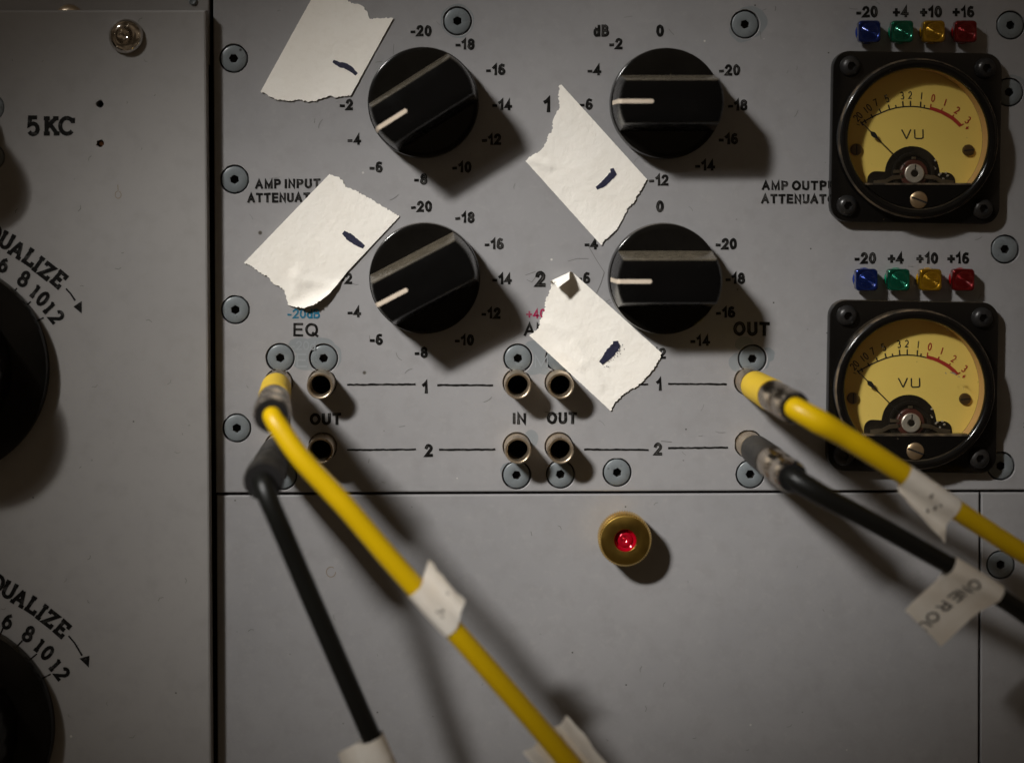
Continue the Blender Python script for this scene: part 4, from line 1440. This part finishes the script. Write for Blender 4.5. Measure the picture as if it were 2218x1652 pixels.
def flag(t, o, path, i0, i1, side, L, bend, name='label_flag', gap=2.2, tilt0=0.0, tear=0.0, wrap=True, text=None, marks=None, L2=0.0, skew=0.0):
    """paper label wrapped round the cord between path indices; its tail leaves on `side` (+1 / -1 of the in-plane normal)"""
    seg = path[i0:i1 + 1]
    rings = []
    fr = []
    for k in range(len(seg)):
        i = i0 + k
        d = (path[min(len(path) - 1, i + 1)][0] - path[max(0, i - 1)][0]).normalized()
        nrm = Vector((-d.y, d.x, 0)).normalized() * side
        out = Vector((0, 0, 1))
        out = (out - d * out.dot(d)).normalized()
        fr.append((path[i][0] - o, nrm, out, path[i][1] + gap, d))
    m_ = len(fr)
    prof_all = []
    for k, (p, nrm, out, r, dv) in enumerate(fr):
        q = k / max(1, m_ - 1)
        Lk = L * (1 + tear * noise.noise(Vector((q * 5, L, 1.3)))) + L2 * q
        prof = []
        steps = 7
        for j in range(steps, 0, -1):
            s_ = j / steps
            prof.append((r * 1.25 + (Lk) * s_, tilt0 * s_ + bend * s_ * s_ + 0.9 + 2.0 * math.sin(s_ * 6 + q * 3)))
        if wrap:
            for a in (40, 65, 90, 120, 150, 180, 210, 240, 270, 300, 322):
                prof.append((r * math.cos(math.radians(a)), r * math.sin(math.radians(a))))
        else:
            for a in (-40, -65, -90, -115, -140, -165):
                prof.append((r * math.cos(math.radians(a)), r * math.sin(math.radians(a))))
            for a in (-165, -140, -115, -90, -65, -40):
                prof.append(((r + 1.5) * math.cos(math.radians(a)), (r + 1.5) * math.sin(math.radians(a))))
        for j in range(1, steps + 1):
            s_ = j / steps
            prof.append((r * 1.25 + (Lk) * s_, tilt0 * s_ + bend * s_ * s_ - 0.9 + 2.0 * math.sin(s_ * 6 + q * 3)))
        prof_all.append(prof)
        rings.append([tuple(p + nrm * a + out * b + dv * (skew * max(0.0, a - r * .6) / (L + L2))) for a, b in prof])
    mb = MB()
    mb.rings(rings, True, False, False)
    idx0 = list(range(0, len(rings[0])))
    lab = mb.build(name, M_label, t, angle=50)
    def surf(q, s_, lift_):
        """q 0..1 along the cord, s_ distance from the front line of the cord towards the tail"""
        k = q * (m_ - 1)
        k0 = min(m_ - 2, max(0, int(k)))
        f = k - k0
        pts = []
        for kk in (k0, k0 + 1):
            p, nrm, out, r, dv = fr[kk]
            pr = prof_all[kk]
            line = [pr[9 if wrap else 0]] + [pr[x_] for x_ in range(8, -1, -1)] if wrap else [pr[x_] for x_ in range(6, -1, -1)]
            d = s_
            pos = line[-1]
            for a, b in zip(line, line[1:]):
                ln = math.hypot(b[0] - a[0], b[1] - a[1])
                if d <= ln:
                    pos = (a[0] + (b[0] - a[0]) * d / ln, a[1] + (b[1] - a[1]) * d / ln)
                    break
                d -= ln
            pts.append(p + nrm * pos[0] + out * (pos[1] + lift_) + dv * (skew * max(0.0, pos[0] - r * .6) / (L + L2)))
        return pts[0].lerp(pts[1], f)
    return lab, surf

def make_cable(label, B, E_, cord_pts, rad, kind, fer=None, fl=(34, 34)):
    """B, E_: plug axis ends; cord_pts: image points with heights"""
    t = thing('patch_cable', label, 'cable', B.x, -B.y, 0, 0, 'patch cables plugged into the jacks')
    o = Vector((B.x, B.y, 0))
    yellow = kind == 'yellow'
    mb = MB()
    tube(mb, axis_path(B, E_, [(0.0, 19.5), (0.06, 19.5)]), 40, o=o)
    mb.build('plug_tip', M_jack, t)
    mb = MB()
    tube(mb, axis_path(B, E_, [(0.05, 28), (0.06, 31), (0.08, 32), (0.46, fl[0]), (0.48, fl[0] - .2)]), 48, o=o)
    mb.build('plug_sleeve', M_ysleeve if yellow else M_bsleeve, t, angle=40)
    mb = MB()
    tube(mb, axis_path(B, E_, [(0.475, fl[0] - 2), (0.49, fl[0] - 1), (0.78, fl[1] - 1), (0.79, fl[1] - 3), (0.81, fl[1] - 3), (0.82, fl[1] - .4), (0.90, fl[1]), (0.97, fl[1] - .6), (1.0, fl[1] - 3.5)]), 48, cap1=False, o=o)
    fe = mb.build('ferrule', fer or M_ferrule, t, angle=40)
    mb = MB()
    tube(mb, axis_path(B, E_, [(1.0, fl[1] - 3.5), (1.002, fl[1] - 7), (0.85, fl[1] - 8)]), 48, cap0=False, o=o)
    mb.build('inner_lip', M_void, fe, angle=40)
    st = B.lerp(E_, 0.9)
    pts = [(st.x, -st.y, st.z, rad - 2.5), (E_.x, -E_.y, E_.z, rad - 2.5)]
    for p in cord_pts:
        x_, y_ = U(p[0], p[1], p[2])
        pts.append((x_, y_, p[2], p[3] if len(p) > 3 else rad))
    path = frame_path(pts)
    mb = MB()
    tube(mb, path, 32, o=o)
    mb.build('cord', M_ycord if yellow else M_bcord, t, angle=60)
    return t, o, path

def near(path, px, py):
    best, bi = 1e9, 0
    for i, (p, r) in enumerate(path):
        f = 1 / (1 - p.z / DC)
        ix, iy = FX + (p.x - FX) * f, FY + (-p.y - FY) * f
        d = (ix - px) ** 2 + (iy - py) ** 2
        if d < best:
            best, bi = d, i
    return bi

# yellow cable in the EQ column
tY, oY, pY = make_cable('yellow patch cable from the EQ jack running across to the lower middle', Vector((604, -829, 50)), pv(589, 900, 325),
                        [(608, 930, 338, 20.5), (654, 994, 354, 20.5), (717, 1062, 358), (761, 1110, 358), (845, 1209, 350), (930, 1305, 342), (1019, 1404, 334), (1147, 1550, 320), (1233, 1652, 312), (1325, 1762, 302)], 21.0, 'yellow', None, (34, 38))
lab, sf = flag(tY, oY, pY, near(pY, 903, 1266), near(pY, 984, 1362), 1, 30, 12, tilt0=10, tear=0.25, skew=-20)
mb = MB()
for q, s0, ln, wd in ((0.55, 8, 9, 6), (0.5, 1, 6, 3), (0.62, 2, 5, 3), (0.56, 44, 5, 3)):
    a, b = sf(q, s0, .8), sf(min(1, q + .06), s0 + ln * .5, .8)
    c, d = sf(min(1, q + .05), s0 + ln, .8), sf(q - .03, s0 + ln * .6, .8)
    mb.face(*[mb.vert(*p) for p in (a, b, c, d)])
mb.build('faded_print', M_smudge, lab, smooth=False)
lab, sf = flag(tY, oY, pY, near(pY, 1178, 1602), near(pY, 1330, 1760), 1, 26, -6, tilt0=-12, wrap=False, tear=0.2)
mb = MB()
for q, s0, ln in ((0.34, 44, 9), (0.37, 40, 8)):
    mb.face(*[mb.vert(*sf(q + a, s0 + b, 1.0)) for a, b in ((0, 0), (.05, 1), (.06, ln), (.01, ln))])
mb.build('faded_print', M_smudge, lab, smooth=False)
flag(tY, oY, pY, near(pY, 1182, 1592), near(pY, 1325, 1755), -1, 30, -6, tilt0=-10, wrap=False, tear=0.15, name='label_flag')

# black cable in the EQ column
tB, oB, pB = make_cable('black patch cable from the lower EQ jack hanging down beside the yellow one', Vector((604, -967, 50)), pv(570, 1043, 325),
                        [(579, 1072, 340, 21), (588, 1096, 346, 20), (603, 1130, 346, 20), (650, 1240, 332, 20), (736, 1438, 312, 20), (798, 1580, 300, 20), (842, 1680, 292, 20)], 24.0, 'black', M_bsleeve2, (36, 41))
i0 = near(pB, 592, 1106)
mb = MB()
sp = [(p, r + 4.0) for p, r in pB[i0:near(pB, 806, 1600)]]
tube(mb, [(sp[0][0], 21)] + sp, 32, o=oB)
mb.build('heat_shrink', M_shrink, tB, angle=60)
lab, sf = flag(tB, oB, pB, near(pB, 803, 1590), near(pB, 842, 1680), -1, 44, 10, tilt0=4, tear=0.2, gap=5)

# yellow cable in the OUT column
tR, oR, pR = make_cable('yellow patch cable from the OUT jack crossing the lower meter', Vector((1621, -826, 50)), pv(1722, 884, 290),
                        [(1775, 914, 312), (1830, 946, 308, 22), (1890, 983, 300, 22), (1970, 1035, 285, 21.5), (2066, 1100, 262, 21), (2124, 1138, 246, 20), (2211, 1194, 222, 20), (2340, 1272, 195, 20)], 25.0, 'yellow')
lab, sf = flag(tR, oR, pR, near(pR, 1962, 1030), near(pR, 2074, 1098), -1, 8, 8, tilt0=4, tear=0.5, L2=34, gap=1.2, skew=14)
mb = MB()
for q, s0, ln in ((0.45, 0, 12), (0.62, 18, 12), (0.66, 8, 6), (0.55, 36, 8)):
    mb.face(*[mb.vert(*sf(q + a, s0 + b, .9)) for a, b in ((0, 0), (.04, 1), (.06, ln), (.015, ln))])
mb.build('faded_print', M_smudge, lab, smooth=False)

# black cable in the OUT column
tK, oK, pK = make_cable('black patch cable from the lower OUT jack with a printed white flag label', Vector((1622, -962, 50)), pv(1716, 1034, 290),
                        [(1755, 1057, 308, 22), (1797, 1081, 312, 21), (1899, 1135, 306, 20), (2041, 1215, 292, 19), (2115, 1259, 284, 19), (2184, 1304, 276, 19), (2260, 1356, 266, 19), (2380, 1432, 250, 19)], 24.0, 'black')
lab, sf = flag(tK, oK, pK, near(pK, 2056, 1224), near(pK, 2156, 1284), -1, 96, 16, tilt0=-12, tear=0.02, L2=26, skew=-38)
mb = MB()
tmp = MB()
engrave(tmp, 'ONE R OU', 0, 0, 23, 150, 0.15, 0)
fs = tmp.f
base = len(mb.v)
for a, b, lf in tmp.v:
    q = 0.47 + b / 98.0
    mb.vert(*sf(q, a + 75 - 4, 0.8 + lf))
for f in fs:
    mb.face(*[base + i for i in f])
mb.build('printed_words', M_labelink, lab, smooth=False)
